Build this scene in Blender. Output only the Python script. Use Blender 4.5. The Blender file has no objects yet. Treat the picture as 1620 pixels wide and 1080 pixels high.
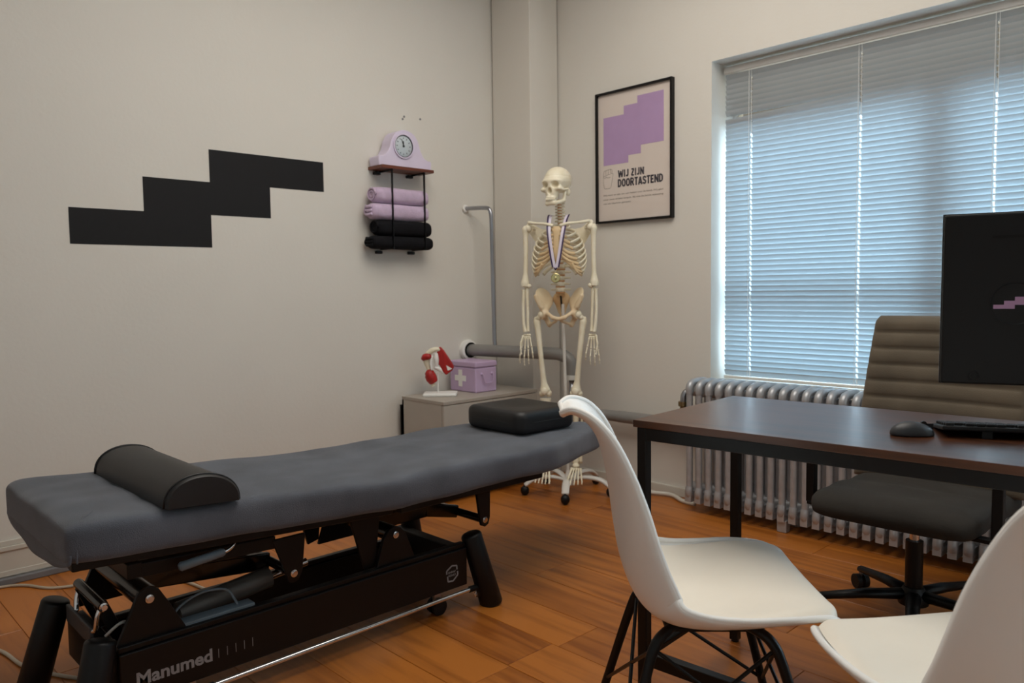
import bpy, bmesh, math, random
import numpy as np
from mathutils import Vector, Matrix
random.seed(7); rng = np.random.default_rng(7)
sc = bpy.context.scene
COL = sc.collection
PI = math.pi

# ------------------------------------------------------------------ camera
cam_d = bpy.data.cameras.new('camera'); cam = bpy.data.objects.new('camera', cam_d); COL.objects.link(cam)
cam_d.sensor_width = 36.0; cam_d.lens = 1233.588 / 1620 * 36.0; cam_d.clip_start = 0.02
YAW, PIT, ROL = 0.8044, 0.0669, -0.0135
_f = Vector((-math.sin(YAW) * math.cos(PIT), math.cos(YAW) * math.cos(PIT), -math.sin(PIT)))
_r0 = Vector((math.cos(YAW), math.sin(YAW), 0)); _u0 = _r0.cross(_f)
_r = math.cos(ROL) * _r0 + math.sin(ROL) * _u0; _u = -math.sin(ROL) * _r0 + math.cos(ROL) * _u0
cam.matrix_world = Matrix(((_r.x, _u.x, -_f.x, 3.4075), (_r.y, _u.y, -_f.y, -3.3761), (_r.z, _u.z, -_f.z, 1.081), (0, 0, 0, 1)))
cam_d.dof.use_dof = True; cam_d.dof.focus_distance = 2.1; cam_d.dof.aperture_fstop = 5.0
sc.camera = cam

# ------------------------------------------------------------------ world, lights, exposure
W = bpy.data.worlds.new('overcast_sky'); sc.world = W; W.use_nodes = True
W.node_tree.nodes['Background'].inputs[0].default_value = (0.72, 0.88, 1.0, 1)
W.node_tree.nodes['Background'].inputs[1].default_value = 2.0
def area(name, loc, rot, sx, sy, energy, col, spread=180):
    l = bpy.data.lights.new(name, 'AREA'); l.shape = 'RECTANGLE'; l.size = sx; l.size_y = sy
    l.energy = energy; l.color = col; l.spread = math.radians(spread)
    o = bpy.data.objects.new(name, l); COL.objects.link(o); o.location = loc; o.rotation_euler = rot
    return o
area('daylight_outside_window', (3.2, 0.85, 1.45), (-PI / 2, 0, 0), 4.4, 2.3, 520, (0.64, 0.85, 1.0))
area('ceiling_lamp', (1.9, -1.6, 2.95), (0, 0, 0), 1.9, 1.9, 45, (1.0, 0.93, 0.84))
vs = sc.view_settings
vs.view_transform = 'Standard'; vs.look = 'None'; vs.gamma = 1.0; vs.use_curve_mapping = False
vs.exposure = 0.0

# ------------------------------------------------------------------ materials
def lin(h):
    c = [int(h[i:i + 2], 16) / 255 for i in (0, 2, 4)]
    return tuple(x / 12.92 if x <= .04045 else ((x + .055) / 1.055) ** 2.4 for x in c) + (1,)
MATS = {}
def mat(name, hexcol, rough=.5, metal=0., var=.06, scale=12., bump=0., bscale=150., spec=.5, coat=0., sheen=0., stretch=None, col2=None):
    if name in MATS: return MATS[name]
    m = bpy.data.materials.new(name); m.use_nodes = True; MATS[name] = m
    nt = m.node_tree; N = nt.nodes; L = nt.links; b = N['Principled BSDF']
    c = lin(hexcol)
    tc = N.new('ShaderNodeTexCoord'); src = tc.outputs['Object']
    if stretch:
        mp = N.new('ShaderNodeMapping'); mp.inputs['Scale'].default_value = stretch
        L.new(src, mp.inputs[0]); src = mp.outputs[0]
    nz = N.new('ShaderNodeTexNoise'); nz.inputs['Scale'].default_value = scale; nz.inputs['Detail'].default_value = 5
    L.new(src, nz.inputs['Vector'])
    rp = N.new('ShaderNodeValToRGB'); rp.color_ramp.elements[0].position = .3; rp.color_ramp.elements[1].position = .7
    c2 = lin(col2) if col2 else tuple(min(1, x * (1 + var)) for x in c[:3]) + (1,)
    c1 = c if col2 else tuple(x * (1 - var) for x in c[:3]) + (1,)
    rp.color_ramp.elements[0].color = c1; rp.color_ramp.elements[1].color = c2
    L.new(nz.outputs['Fac'], rp.inputs[0]); L.new(rp.outputs[0], b.inputs['Base Color'])
    b.inputs['Roughness'].default_value = rough; b.inputs['Metallic'].default_value = metal
    b.inputs['Specular IOR Level'].default_value = spec
    b.inputs['Coat Weight'].default_value = coat; b.inputs['Coat Roughness'].default_value = .15
    b.inputs['Sheen Weight'].default_value = sheen
    if bump:
        n2 = N.new('ShaderNodeTexNoise'); n2.inputs['Scale'].default_value = bscale; n2.inputs['Detail'].default_value = 4
        L.new(src, n2.inputs['Vector'])
        bp = N.new('ShaderNodeBump'); bp.inputs['Strength'].default_value = bump; bp.inputs['Distance'].default_value = .01
        L.new(n2.outputs['Fac'], bp.inputs['Height']); L.new(bp.outputs[0], b.inputs['Normal'])
    return m

M_wall = mat('wall_paint', 'dcd8d0', .85, var=.012, scale=3, bump=.06, bscale=60, spec=.2)
M_col = mat('column_paint', 'd8d3ca', .8, var=.012, scale=3, bump=.03, bscale=60, spec=.2)
M_ceil = mat('ceiling_paint', 'e4e2dc', .9, var=.01, spec=.2)
M_trim = mat('white_trim', 'cfcabf', .5, var=.03)
M_duct = mat('grey_duct', '77777a', .5, var=.06)
M_gap = mat('floor_gap', '2a160a', .9)
M_black = mat('black_metal', '070708', .42, var=.1, bump=.02, bscale=400, spec=.3)
M_blackgloss = mat('black_gloss', '060607', .2, var=.1, spec=.5)
M_blackplastic = mat('black_plastic', '0c0c0d', .5, var=.08, bump=.03, bscale=600, spec=.3)
M_leather = mat('black_leather', '0f0f11', .45, var=.12, scale=8, bump=.08, bscale=500)
M_decal = mat('black_vinyl', '18181a', .7, var=.04, spec=.3)
M_terry = mat('grey_terry', '565961', .95, var=.22, scale=7, bump=.35, bscale=420, spec=.1, sheen=.25)
M_chrome = mat('chrome', 'd5d5d8', .12, 1., var=.03)
M_steel = mat('brushed_steel', 'a8aab0', .3, 1., var=.08)
M_radpaint = mat('aluminium_paint', 'b0b1b4', .38, .45, var=.1, scale=25, bump=.05, bscale=120)
M_pipegrey = mat('grey_pipe_paint', '8d8b88', .45, .2, var=.06, bump=.04, bscale=90)
M_bone = mat('bone_plastic', 'e6dcc0', .45, var=.06, scale=18, col2='f0e8d2')
M_bone_d = mat('bone_cartilage', 'd9bd92', .5, var=.05)
M_disc = mat('spinal_disc', 'c9986a', .5, var=.08)
M_whitemetal = mat('white_enamel', 'd6d3cd', .4, var=.03)
M_chair = mat('white_shell_plastic', 'f3f1ed', .38, var=.012, scale=5)
M_pad = mat('cream_leatherette', 'f1e8d9', .5, var=.03, scale=6, bump=.05, bscale=350)
M_suede = mat('brown_grey_suede', '5d5243', .85, var=.14, scale=9, bump=.12, bscale=300, sheen=.15)
M_seatdark = mat('charcoal_suede', '2a2621', .9, var=.2, scale=7, bump=.12, bscale=300)
M_lilac = mat('lilac_enamel', 'c3aacb', .42, var=.03)
M_lilac_pale = mat('pale_lilac_paint', 'd8cde2', .45, var=.03)
M_towel_l = mat('lilac_towel', 'cbb5cf', .95, var=.1, scale=30, bump=.4, bscale=260, spec=.1, sheen=.3)
M_towel_k = mat('black_towel', '1c1c1f', .95, var=.15, scale=30, bump=.4, bscale=260, spec=.1)
M_white = mat('white_gloss', 'eeece8', .4, var=.02)
M_red = mat('red_muscle', 'a81e1c', .45, var=.22, scale=60, stretch=(1, 1, .15))
M_cab = mat('greige_laminate', 'b3aca2', .5, var=.02)
M_cabtop = mat('greige_laminate_top', 'aaa298', .45, var=.02)
M_paper = mat('poster_paper', 'd9cdc4', .6, var=.015)
M_posterlilac = mat('poster_lilac', 'b294bd', .6, var=.03)
M_ink = mat('dark_ink', '37333c', .7, var=.05)
M_inkpale = mat('pale_ink', '8d837c', .7, var=.05)
M_printgrey = mat('grey_print', '8a8a8d', .5, var=.05)
M_bluegrey = mat('blue_grey_plastic', '66747f', .5, var=.05)
M_greycyl = mat('grey_actuator', '55524f', .4, .2, var=.06)
M_cable = mat('pale_cable', 'b8ab98', .5, var=.05)
M_purple = mat('purple_ribbon', '35204f', .6, var=.1)
M_ribbon = mat('white_ribbon', 'd8d0e0', .6, var=.04)
M_gold = mat('pale_gold', 'd9cf9a', .25, 1., var=.1, scale=120)
M_brass = mat('brass_valve', '9a8a68', .35, 1., var=.1)
M_framew = mat('window_frame_paint', 'b9b9b6', .5, var=.03)

def wood(name, dark, light, rough, coat, ring=9., axis=0, bump=.05):
    m = bpy.data.materials.new(name); m.use_nodes = True
    nt = m.node_tree; N = nt.nodes; L = nt.links; b = N['Principled BSDF']
    tc = N.new('ShaderNodeTexCoord'); oi = N.new('ShaderNodeObjectInfo')
    ad = N.new('ShaderNodeVectorMath'); ad.operation = 'ADD'
    ml = N.new('ShaderNodeVectorMath'); ml.operation = 'SCALE'; ml.inputs['Scale'].default_value = 40
    cb = N.new('ShaderNodeCombineXYZ'); L.new(oi.outputs['Random'], cb.inputs[0]); L.new(oi.outputs['Random'], cb.inputs[1]); L.new(oi.outputs['Random'], cb.inputs[2])
    L.new(cb.outputs[0], ml.inputs[0]); L.new(tc.outputs['Object'], ad.inputs[0]); L.new(ml.outputs[0], ad.inputs[1])
    mp = N.new('ShaderNodeMapping'); s = [ring] * 3; s[axis] = ring * .07; mp.inputs['Scale'].default_value = s
    L.new(ad.outputs[0], mp.inputs[0])
    n1 = N.new('ShaderNodeTexNoise'); n1.inputs['Scale'].default_value = 2.2; n1.inputs['Detail'].default_value = 8; n1.inputs['Distortion'].default_value = .8
    L.new(mp.outputs[0], n1.inputs['Vector'])
    n2 = N.new('ShaderNodeTexNoise'); n2.inputs['Scale'].default_value = 1.6; n2.inputs['Detail'].default_value = 3
    L.new(ad.outputs[0], n2.inputs['Vector'])
    mx = N.new('ShaderNodeMath'); mx.operation = 'MULTIPLY_ADD'; L.new(n2.outputs['Fac'], mx.inputs[0]); mx.inputs[1].default_value = .7
    L.new(n1.outputs['Fac'], mx.inputs[2])
    rd = N.new('ShaderNodeMath'); rd.operation = 'MULTIPLY_ADD'; L.new(oi.outputs['Random'], rd.inputs[0]); rd.inputs[1].default_value = .14; L.new(mx.outputs[0], rd.inputs[2])
    rp = N.new('ShaderNodeValToRGB'); rp.color_ramp.elements[0].position = .65; rp.color_ramp.elements[1].position = 1.3 - .15
    rp.color_ramp.elements[0].color = lin(dark); rp.color_ramp.elements[1].color = lin(light)
    L.new(rd.outputs[0], rp.inputs[0])
    L.new(rp.outputs[0], b.inputs['Base Color'])
    b.inputs['Roughness'].default_value = rough; b.inputs['Coat Weight'].default_value = coat; b.inputs['Coat Roughness'].default_value = .22
    bp = N.new('ShaderNodeBump'); bp.inputs['Strength'].default_value = bump; bp.inputs['Distance'].default_value = .004
    L.new(n1.outputs['Fac'], bp.inputs['Height']); L.new(bp.outputs[0], b.inputs['Normal'])
    return m
M_oak = wood('oiled_oak', '80430d', 'b26a26', .42, .12, 9, 0)
M_desk = wood('dark_walnut_laminate', '25130a', '4f2c17', .3, .12, 12, 0, .02)
M_shelfwood = wood('shelf_walnut', '35170c', '6b3218', .4, .1, 20, 1)

def slat_mat():
    m = bpy.data.materials.new('blind_slat'); m.use_nodes = True
    nt = m.node_tree; N = nt.nodes; L = nt.links; b = N['Principled BSDF']
    tc = N.new('ShaderNodeTexCoord'); nz = N.new('ShaderNodeTexNoise'); nz.inputs['Scale'].default_value = 6; L.new(tc.outputs['Object'], nz.inputs['Vector'])
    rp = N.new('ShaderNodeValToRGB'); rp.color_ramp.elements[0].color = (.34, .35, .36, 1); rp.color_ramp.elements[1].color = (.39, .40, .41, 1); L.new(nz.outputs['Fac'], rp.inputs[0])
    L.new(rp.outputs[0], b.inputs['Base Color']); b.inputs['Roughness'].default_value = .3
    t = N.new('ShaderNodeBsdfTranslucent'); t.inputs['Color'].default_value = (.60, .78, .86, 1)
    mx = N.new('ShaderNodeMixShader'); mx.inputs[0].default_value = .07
    L.new(b.outputs[0], mx.inputs[1]); L.new(t.outputs[0], mx.inputs[2]); L.new(mx.outputs[0], N['Material Output'].inputs[0])
    return m
M_slat = slat_mat()
def glass_mat(name, tint=(.95, .98, 1, 1), fac=.08):
    m = bpy.data.materials.new(name); m.use_nodes = True
    nt = m.node_tree; N = nt.nodes; L = nt.links; N.remove(N['Principled BSDF'])
    t = N.new('ShaderNodeBsdfTransparent'); t.inputs[0].default_value = tint
    g = N.new('ShaderNodeBsdfGlossy'); g.inputs['Roughness'].default_value = .03
    fr = N.new('ShaderNodeFresnel'); fr.inputs[0].default_value = 1.45
    mx = N.new('ShaderNodeMixShader'); L.new(fr.outputs[0], mx.inputs[0])
    L.new(t.outputs[0], mx.inputs[1]); L.new(g.outputs[0], mx.inputs[2]); L.new(mx.outputs[0], N['Material Output'].inputs[0])
    return m
M_glass = glass_mat('clear_pane')
M_tint = glass_mat('added_dimming_tint', (.38, .33, .28, 1))  # tint added to the upper pane to darken the top slats

# ------------------------------------------------------------------ mesh tools
def catmull(pts, n=8):
    P = [Vector(p) for p in pts]; out = []
    for i in range(len(P) - 1):
        p0 = P[max(i - 1, 0)]; p1 = P[i]; p2 = P[i + 1]; p3 = P[min(i + 2, len(P) - 1)]
        for k in range(n):
            t = k / n
            out.append(.5 * ((2 * p1) + (p2 - p0) * t + (2 * p0 - 5 * p1 + 4 * p2 - p3) * t * t + (3 * p1 - p0 - 3 * p2 + p3) * t ** 3))
    out.append(P[-1]); return out
def cr1(vals, n=8):
    return [v.x for v in catmull([(a, 0, 0) for a in vals], n)]

class MB:
    def __init__(s): s.v = []; s.f = []
    def add(s, V, F):
        o = len(s.v); s.v += [tuple(p) for p in V]; s.f += [tuple(i + o for i in f) for f in F]; return s
    def box(s, x0, y0, z0, x1, y1, z1, M=None):
        V = [Vector((x, y, z)) for x in (x0, x1) for y in (y0, y1) for z in (z0, z1)]
        if M is not None: V = [M @ p for p in V]
        return s.add(V, [(0, 1, 3, 2), (4, 6, 7, 5), (0, 4, 5, 1), (2, 3, 7, 6), (0, 2, 6, 4), (1, 5, 7, 3)])
    def bar(s, a, b, w, h, up=(0, 0, 1)):
        a = Vector(a); b = Vector(b); d = (b - a).normalized(); up = Vector(up); r = d.cross(up).normalized(); u = r.cross(d)
        V = [c + r * (w / 2 * i) + u * (h / 2 * j) for c in (a, b) for i, j in ((-1, -1), (1, -1), (1, 1), (-1, 1))]
        return s.add(V, [(3, 2, 1, 0), (4, 5, 6, 7), (0, 1, 5, 4), (1, 2, 6, 5), (2, 3, 7, 6), (3, 0, 4, 7)])
    def tube(s, pts, r, n=10, flat=None, cap=True, closed=False):
        P = [Vector(p) for p in pts]; m = len(P)
        R = list(r) if hasattr(r, '__len__') else [r] * m
        if len(R) != m: R = list(np.interp(np.linspace(0, 1, m), np.linspace(0, 1, len(R)), R))
        T = []
        for i in range(m):
            a = P[i - 1] if (i > 0 or closed) else P[i]; b = P[(i + 1) % m] if (i < m - 1 or closed) else P[i]
            T.append((b - a).normalized())
        up = Vector((0, 0, 1)) if abs(T[0].z) < .9 else Vector((1, 0, 0))
        if flat is not None: up = Vector(flat[2]) if len(flat) > 2 else up
        nrm = (up - T[0] * up.dot(T[0])).normalized(); V = []; F = []
        for i in range(m):
            nrm = (nrm - T[i] * nrm.dot(T[i])).normalized(); bn = T[i].cross(nrm)
            for k in range(n):
                a = 2 * PI * k / n; fa, fb = (flat[0], flat[1]) if flat else (1, 1)
                V.append(P[i] + nrm * (math.cos(a) * R[i] * fa) + bn * (math.sin(a) * R[i] * fb))
        for i in range(m if closed else m - 1):
            j = (i + 1) % m
            for k in range(n): F.append((i * n + k, i * n + (k + 1) % n, j * n + (k + 1) % n, j * n + k))
        if cap and not closed: F += [tuple(range(n))[::-1], tuple((m - 1) * n + k for k in range(n))]
        return s.add(V, F)
    def ell(s, c, r, nu=16, nv=10, M=None):
        c = Vector(c); r = r if hasattr(r, '__len__') else (r, r, r); V = []; F = []
        for j in range(1, nv):
            t = PI * j / nv
            for i in range(nu):
                a = 2 * PI * i / nu; V.append(Vector((r[0] * math.sin(t) * math.cos(a), r[1] * math.sin(t) * math.sin(a), r[2] * math.cos(t))))
        V += [Vector((0, 0, r[2])), Vector((0, 0, -r[2]))]; n = len(V)
        for j in range(nv - 2):
            for i in range(nu): F.append((j * nu + i, (j + 1) * nu + i, (j + 1) * nu + (i + 1) % nu, j * nu + (i + 1) % nu))
        for i in range(nu): F += [(n - 2, i, (i + 1) % nu), (n - 1, (nv - 2) * nu + (i + 1) % nu, (nv - 2) * nu + i)]
        if M is not None: V = [M @ p for p in V]
        return s.add([p + c for p in V], F)
    def cyl(s, a, b, r, n=16, r2=None):
        return s.tube([a, b], [r, r if r2 is None else r2], n)
    def lathe(s, prof, M=None, n=24):
        V = []; F = []; m = len(prof)
        for k in range(n):
            a = 2 * PI * k / n
            for (r, z) in prof: V.append(Vector((r * math.cos(a), r * math.sin(a), z)))
        for k in range(n):
            for i in range(m - 1): F.append((k * m + i, ((k + 1) % n) * m + i, ((k + 1) % n) * m + i + 1, k * m + i + 1))
        if M is not None: V = [M @ p for p in V]
        return s.add(V, F)
    def prism(s, poly, fn0, fn1):
        n = len(poly); V = [fn0(*p) for p in poly] + [fn1(*p) for p in poly]
        F = [tuple(range(n))[::-1], tuple(range(n, 2 * n))] + [(i, (i + 1) % n, n + (i + 1) % n, n + i) for i in range(n)]
        return s.add(V, F)
    def grid(s, G, wrapu=False, wrapv=False, capu=False):
        nu = len(G); nv = len(G[0]); V = [p for row in G for p in row]; F = []
        for i in range(nu if wrapu else nu - 1):
            for j in range(nv if wrapv else nv - 1):
                F.append((i * nv + j, i * nv + (j + 1) % nv, ((i + 1) % nu) * nv + (j + 1) % nv, ((i + 1) % nu) * nv + j))
        if capu: F += [tuple(range(nv))[::-1], tuple((nu - 1) * nv + k for k in range(nv))]
        return s.add(V, F)
    def mesh(s, name, M=None):
        me = bpy.data.meshes.new(name); V = s.v if M is None else [tuple(M @ Vector(p)) for p in s.v]
        me.from_pydata(V, [], s.f); bm = bmesh.new(); bm.from_mesh(me); bmesh.ops.remove_doubles(bm, verts=bm.verts, dist=1e-6); bmesh.ops.recalc_face_normals(bm, faces=bm.faces); bm.to_mesh(me); bm.free(); me.update()
        return me
    def build(s, name, m, parent=None, smooth=False, bevel=0., sub=0, solid=0., label=None, at=None, bseg=2):
        if parent is not None:
            r = parent
            while r.parent: r = r.parent
            M = r['_inv'] if False else INV.get(r.name); me = s.mesh(name, M)
        else:
            me = s.mesh(name, Matrix.Translation(-Vector(at)) if at is not None else None)
        return finish(name, me, m, parent, smooth, bevel, sub, solid, label, at, bseg)
INV = {}
def finish(name, me, m, parent=None, smooth=False, bevel=0., sub=0, solid=0., label=None, at=None, bseg=2):
    if m is not None and not me.materials: me.materials.append(m)
    o = bpy.data.objects.new(name, me); COL.objects.link(o)
    if parent is not None: o.parent = parent
    elif at is not None: o.location = at
    if solid:
        md = o.modifiers.new('solid', 'SOLIDIFY'); md.thickness = solid; md.offset = -1
    if bevel:
        md = o.modifiers.new('bevel', 'BEVEL'); md.width = bevel; md.segments = bseg; md.limit_method = 'ANGLE'; md.angle_limit = math.radians(40)
    if sub:
        md = o.modifiers.new('sub', 'SUBSURF'); md.levels = sub; md.render_levels = sub
    if smooth == 'auto':
        for p in me.polygons: p.use_smooth = True
        me.set_sharp_from_angle(angle=math.radians(42))
    elif smooth:
        for p in me.polygons: p.use_smooth = True
    if label: o['label'] = label
    return o
def tag(o, label=None, cat=None, group=None, kind=None):
    if label: o['label'] = label
    if cat: o['category'] = cat
    if group: o['group'] = group
    if kind: o['kind'] = kind
    return o
def thing(name, label, cat, loc=(0, 0, 0), rotz=0., group=None, world=True):
    """an Empty at the base of a thing; its parts are given in world space when world is True, else in its own space"""
    o = bpy.data.objects.new(name, None); COL.objects.link(o); o.empty_display_size = .05
    o.location = loc; o.rotation_euler = (0, 0, rotz)
    if world: INV[o.name] = (Matrix.Translation(loc) @ Matrix.Rotation(rotz, 4, 'Z')).inverted()
    return tag(o, label, cat, group)
def struct(o): o['kind'] = 'structure'; return o
def link_copy(src, parent=None, loc=None, name=None):
    c = src.copy(); COL.objects.link(c); c.parent = parent
    if loc is not None: c.location = loc
    return c

def text_mb(s, w, h, M, bold=0., depth=.0006):
    """lettering fitted into a w x h rectangle in the XY plane, then placed by M"""
    cu = bpy.data.curves.new('lettering', 'FONT'); cu.body = s; cu.size = 1; cu.offset = bold; cu.resolution_u = 3
    ob = bpy.data.objects.new('lettering', cu); COL.objects.link(ob)
    bpy.context.view_layer.update()
    me = bpy.data.meshes.new_from_object(ob.evaluated_get(bpy.context.evaluated_depsgraph_get()))
    V = np.array([v.co[:] for v in me.vertices]); F = [tuple(p.vertices) for p in me.polygons]
    bpy.data.objects.remove(ob); bpy.data.curves.remove(cu)
    lo = V.min(0); hi = V.max(0)
    P = [M @ Vector(((p[0] - lo[0]) / (hi[0] - lo[0]) * w, (p[1] - lo[1]) / (hi[1] - lo[1]) * h, depth)) for p in V]
    bpy.data.meshes.remove(me)
    return P, F

# signed-distance sculpting (surface nets)
def snet(fn, lo, hi, h):
    ax = [np.arange(lo[i], hi[i] + h, h) for i in range(3)]
    X, Y, Z = np.meshgrid(*ax, indexing='ij'); D = fn(X, Y, Z); n = D.shape
    acc = np.zeros((n[0] - 1, n[1] - 1, n[2] - 1, 3)); cnt = np.zeros(acc.shape[:3])
    cs = [(i, j, k) for i in (0, 1) for j in (0, 1) for k in (0, 1)]
    def sl(c): return tuple(slice(c[i], n[i] - 1 + c[i]) for i in range(3))
    for a in cs:
        for b in cs:
            if sum(b) - sum(a) == 1 and all(y >= x for x, y in zip(a, b)):
                da = D[sl(a)]; db = D[sl(b)]; x = (da < 0) != (db < 0)
                t = np.where(x, da / np.where(x, da - db, 1), 0)
                for i in range(3): acc[..., i] += np.where(x, a[i] + t * (b[i] - a[i]), 0)
                cnt += x
    act = cnt > 0; idx = -np.ones(act.shape, int); idx[act] = np.arange(act.sum())
    cell = np.argwhere(act); V = (cell + acc[act] / cnt[act][:, None]) * h + np.array(lo)
    F = []
    for d in range(3):
        e, g = [(1, 2), (2, 0), (0, 1)][d]
        s0 = [slice(1, n[i] - 1) for i in range(3)]; s0[d] = slice(0, n[d] - 1); s1 = list(s0); s1[d] = slice(1, n[d])
        A = D[tuple(s0)] < 0; B = D[tuple(s1)] < 0
        for q in np.argwhere(A != B):
            c = q.copy(); c[e] += 1; c[g] += 1
            def I(oe, og):
                cc = c.copy(); cc[e] -= oe; cc[g] -= og; return idx[tuple(cc)]
            F.append((I(1, 1), I(0, 1), I(0, 0), I(1, 0)))
    m = MB(); m.add(V, F); return m
def sE(X, Y, Z, c, r, rot=None):
    p = [X - c[0], Y - c[1], Z - c[2]]
    if rot is not None:
        R = np.array(rot); p = [R[0][i] * p[0] + R[1][i] * p[1] + R[2][i] * p[2] for i in range(3)]
    k = np.sqrt((p[0] / r[0]) ** 2 + (p[1] / r[1]) ** 2 + (p[2] / r[2]) ** 2)
    return (k - 1) * min(r)
def sC(X, Y, Z, a, b, r, r2=None):
    a = np.array(a); b = np.array(b); d = b - a; r2 = r if r2 is None else r2
    t = np.clip(((X - a[0]) * d[0] + (Y - a[1]) * d[1] + (Z - a[2]) * d[2]) / (d @ d), 0, 1)
    return np.sqrt((X - a[0] - t * d[0]) ** 2 + (Y - a[1] - t * d[1]) ** 2 + (Z - a[2] - t * d[2]) ** 2) - (r + (r2 - r) * t)
def smin(a, b, k=.01):
    h = np.clip(.5 + .5 * (b - a) / k, 0, 1); return b * (1 - h) + a * h - k * h * (1 - h)
def smax(a, b, k=.004): return -smin(-a, -b, k)

# ================================================================== THE ROOM
RX, RY, RZ = 5.0, -5.2, 3.0
WX0, WX1, WZ0, WZ1 = 1.318, 3.50, 0.60, 2.165
fl = struct(MB().box(-.3, RY - .1, -.06, RX + .1, .1, -.016).build('floor', M_gap))
pw = .188; y = 0.0; k = 0; plank_me = {}
while y > RY:
    x = -.02 - random.random() * 1.3; 
    while x < RX:
        Lp = random.choice((1.2, 1.5, 1.8)); a = max(x, -.0); b = min(x + Lp, RX)
        if b - a > .02:
            key = round(b - a, 3)
            if key not in plank_me:
                plank_me[key] = MB().box(.0008, -pw + .0008, -.016, key - .0008, -.0008, 0).mesh('plank'); plank_me[key].materials.append(M_oak)
            o = bpy.data.objects.new('plank', plank_me[key]); COL.objects.link(o); o.location = (a, y, random.uniform(-.0006, 0)); o.parent = fl
            md = o.modifiers.new('bevel', 'BEVEL'); md.width = .0012; md.segments = 1
        x += Lp
    y -= pw
struct(MB().box(-.3, RY - .1, RZ, RX + .1, .3, RZ + .1).build('ceiling', M_ceil))
struct(MB().box(-.2, RY - .1, -.02, 0, .3, RZ).build('wall_left', M_wall))
wb = MB(); T = .30
VX0, VX1, VZ0, VZ1 = 3.68, 4.92, .60, 2.30  # opening for the added, unseen daylight window
wb.box(0, 0, -.02, WX0, T, RZ).box(WX1, 0, -.02, VX0, T, RZ).box(VX1, 0, -.02, RX, T, RZ).box(WX0, 0, WZ1, WX1, T, RZ).box(WX0, 0, -.02, WX1, T, WZ0).box(VX0, 0, VZ1, VX1, T, RZ).box(VX0, 0, -.02, VX1, T, VZ0)
struct(wb.build('wall_back', M_wall))
struct(MB().box(RX, RY - .1, -.02, RX + .1, .3, RZ).build('wall_right', M_wall))
struct(MB().box(0, RY - .1, -.02, RX, RY, RZ).build('wall_front', M_wall))
struct(MB().box(.011, -.236, 0, .317, -.011, RZ).build('wall_column', M_col, bevel=.004))
bl = MB().box(0, RY, .0, .012, -.24, .125).box(0, RY, .125, .018, -.24, .142).box(0, RY, .142, .010, -.24, .163).box(.012, RY, .028, .016, -.24, .05)
struct(bl.build('baseboard_left', M_trim, bevel=.003))
struct(MB().box(.012, RY, 0, .034, -1.0, .026).build('trim_1', M_duct, bevel=.004))
struct(MB().box(.32, -.014, 0, RX, 0, .05).build('baseboard_back', M_trim, bevel=.004))
tr = MB().tube(catmull([(.80, -.06, .016), (.93, -.09, .02), (1.02, -.085, .016), (1.12, -.05, .014), (1.22, -.10, .012), (1.30, -.11, .012)]), .011, 8)
tag(tr.build('heating_tube', M_trim, smooth=True, at=(1.0, -.08, 0)), 'thin white tube lying on the floor along the wall left of the radiator', 'tube')
for n, (hx, hz) in enumerate(((-.876, 1.985), (-.866, 1.999), (-.76, 2.0))):
    tag(MB().cyl((-.001, hx, hz), (.0015, hx, hz), .006, 8).build('wall_plug', M_duct, at=(0, hx, hz)),
        ('lower of two small old screw holes in the wall above the clock', 'upper of two small old screw holes in the wall above the clock', 'lone small screw hole in the wall, right of the pair above the clock')[n], 'screw hole')

# window with frame, panes, upper pane tinted to dim the top slats
win = struct(thing('window_1', None, None, (WX0, .22, WZ0)))
fy0, fy1 = .20, .26
fr = MB().box(WX0, fy0, WZ0, WX0 + .012, fy1, WZ1).box(WX1 - .05, fy0, WZ0, WX1, fy1, WZ1).box(WX0, fy0, WZ0, WX1, fy1, WZ0 + .05).box(WX0, fy0, WZ1 - .05, WX1, fy1, WZ1)
fr.build('window_frame', M_framew, win, bevel=.004)
MB().box(WX0 + .012, fy0, 1.835, WX1 - .05, fy1, 1.885).build('transom', M_framew, win, bevel=.004)
MB().box(2.25, fy0, WZ0 + .05, 2.34, fy1, 1.835).build('mullion', M_framew, win, bevel=.004)
MB().box(WX0 + .012, fy0, .99, 2.25, fy1, 1.04).build('glazing_bar', M_framew, win, bevel=.004)
MB().box(2.34, fy0, .99, WX1 - .05, fy1, 1.04).build('glazing_bar', M_framew, win, bevel=.004)
for (a, b, c, d) in ((WX0 + .012, 2.25, 1.04, 1.835), (2.34, WX1 - .05, 1.04, 1.835), (WX0 + .012, 2.25, WZ0 + .05, .99), (2.34, WX1 - .05, WZ0 + .05, .99), (WX0 + .012, WX1 - .05, 1.885, WZ1 - .05)):
    MB().box(a, .228, c, b, .232, d).build('pane', M_tint if c > 1.88 else M_glass, win)
added_win = struct(thing('added_window', None, None, (VX0, .22, VZ0)))  # unseen window, added to let more cool daylight into the room
MB().box(VX0, fy0, VZ0, VX0 + .05, fy1, VZ1).box(VX1 - .05, fy0, VZ0, VX1, fy1, VZ1).box(VX0 + .05, fy0, VZ0, VX1 - .05, fy1, VZ0 + .05).box(VX0 + .05, fy0, VZ1 - .05, VX1 - .05, fy1, VZ1).build('window_frame', M_framew, added_win, bevel=.004)
MB().box(VX0 + .05, .228, VZ0 + .05, VX1 - .05, .232, VZ1 - .05).build('pane', M_glass, added_win)
sill = MB().box(WX0, .0, WZ0 - .0, WX1, fy0, WZ0 + .018); struct(sill.build('trim_2', M_trim, bevel=.003))

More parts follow.
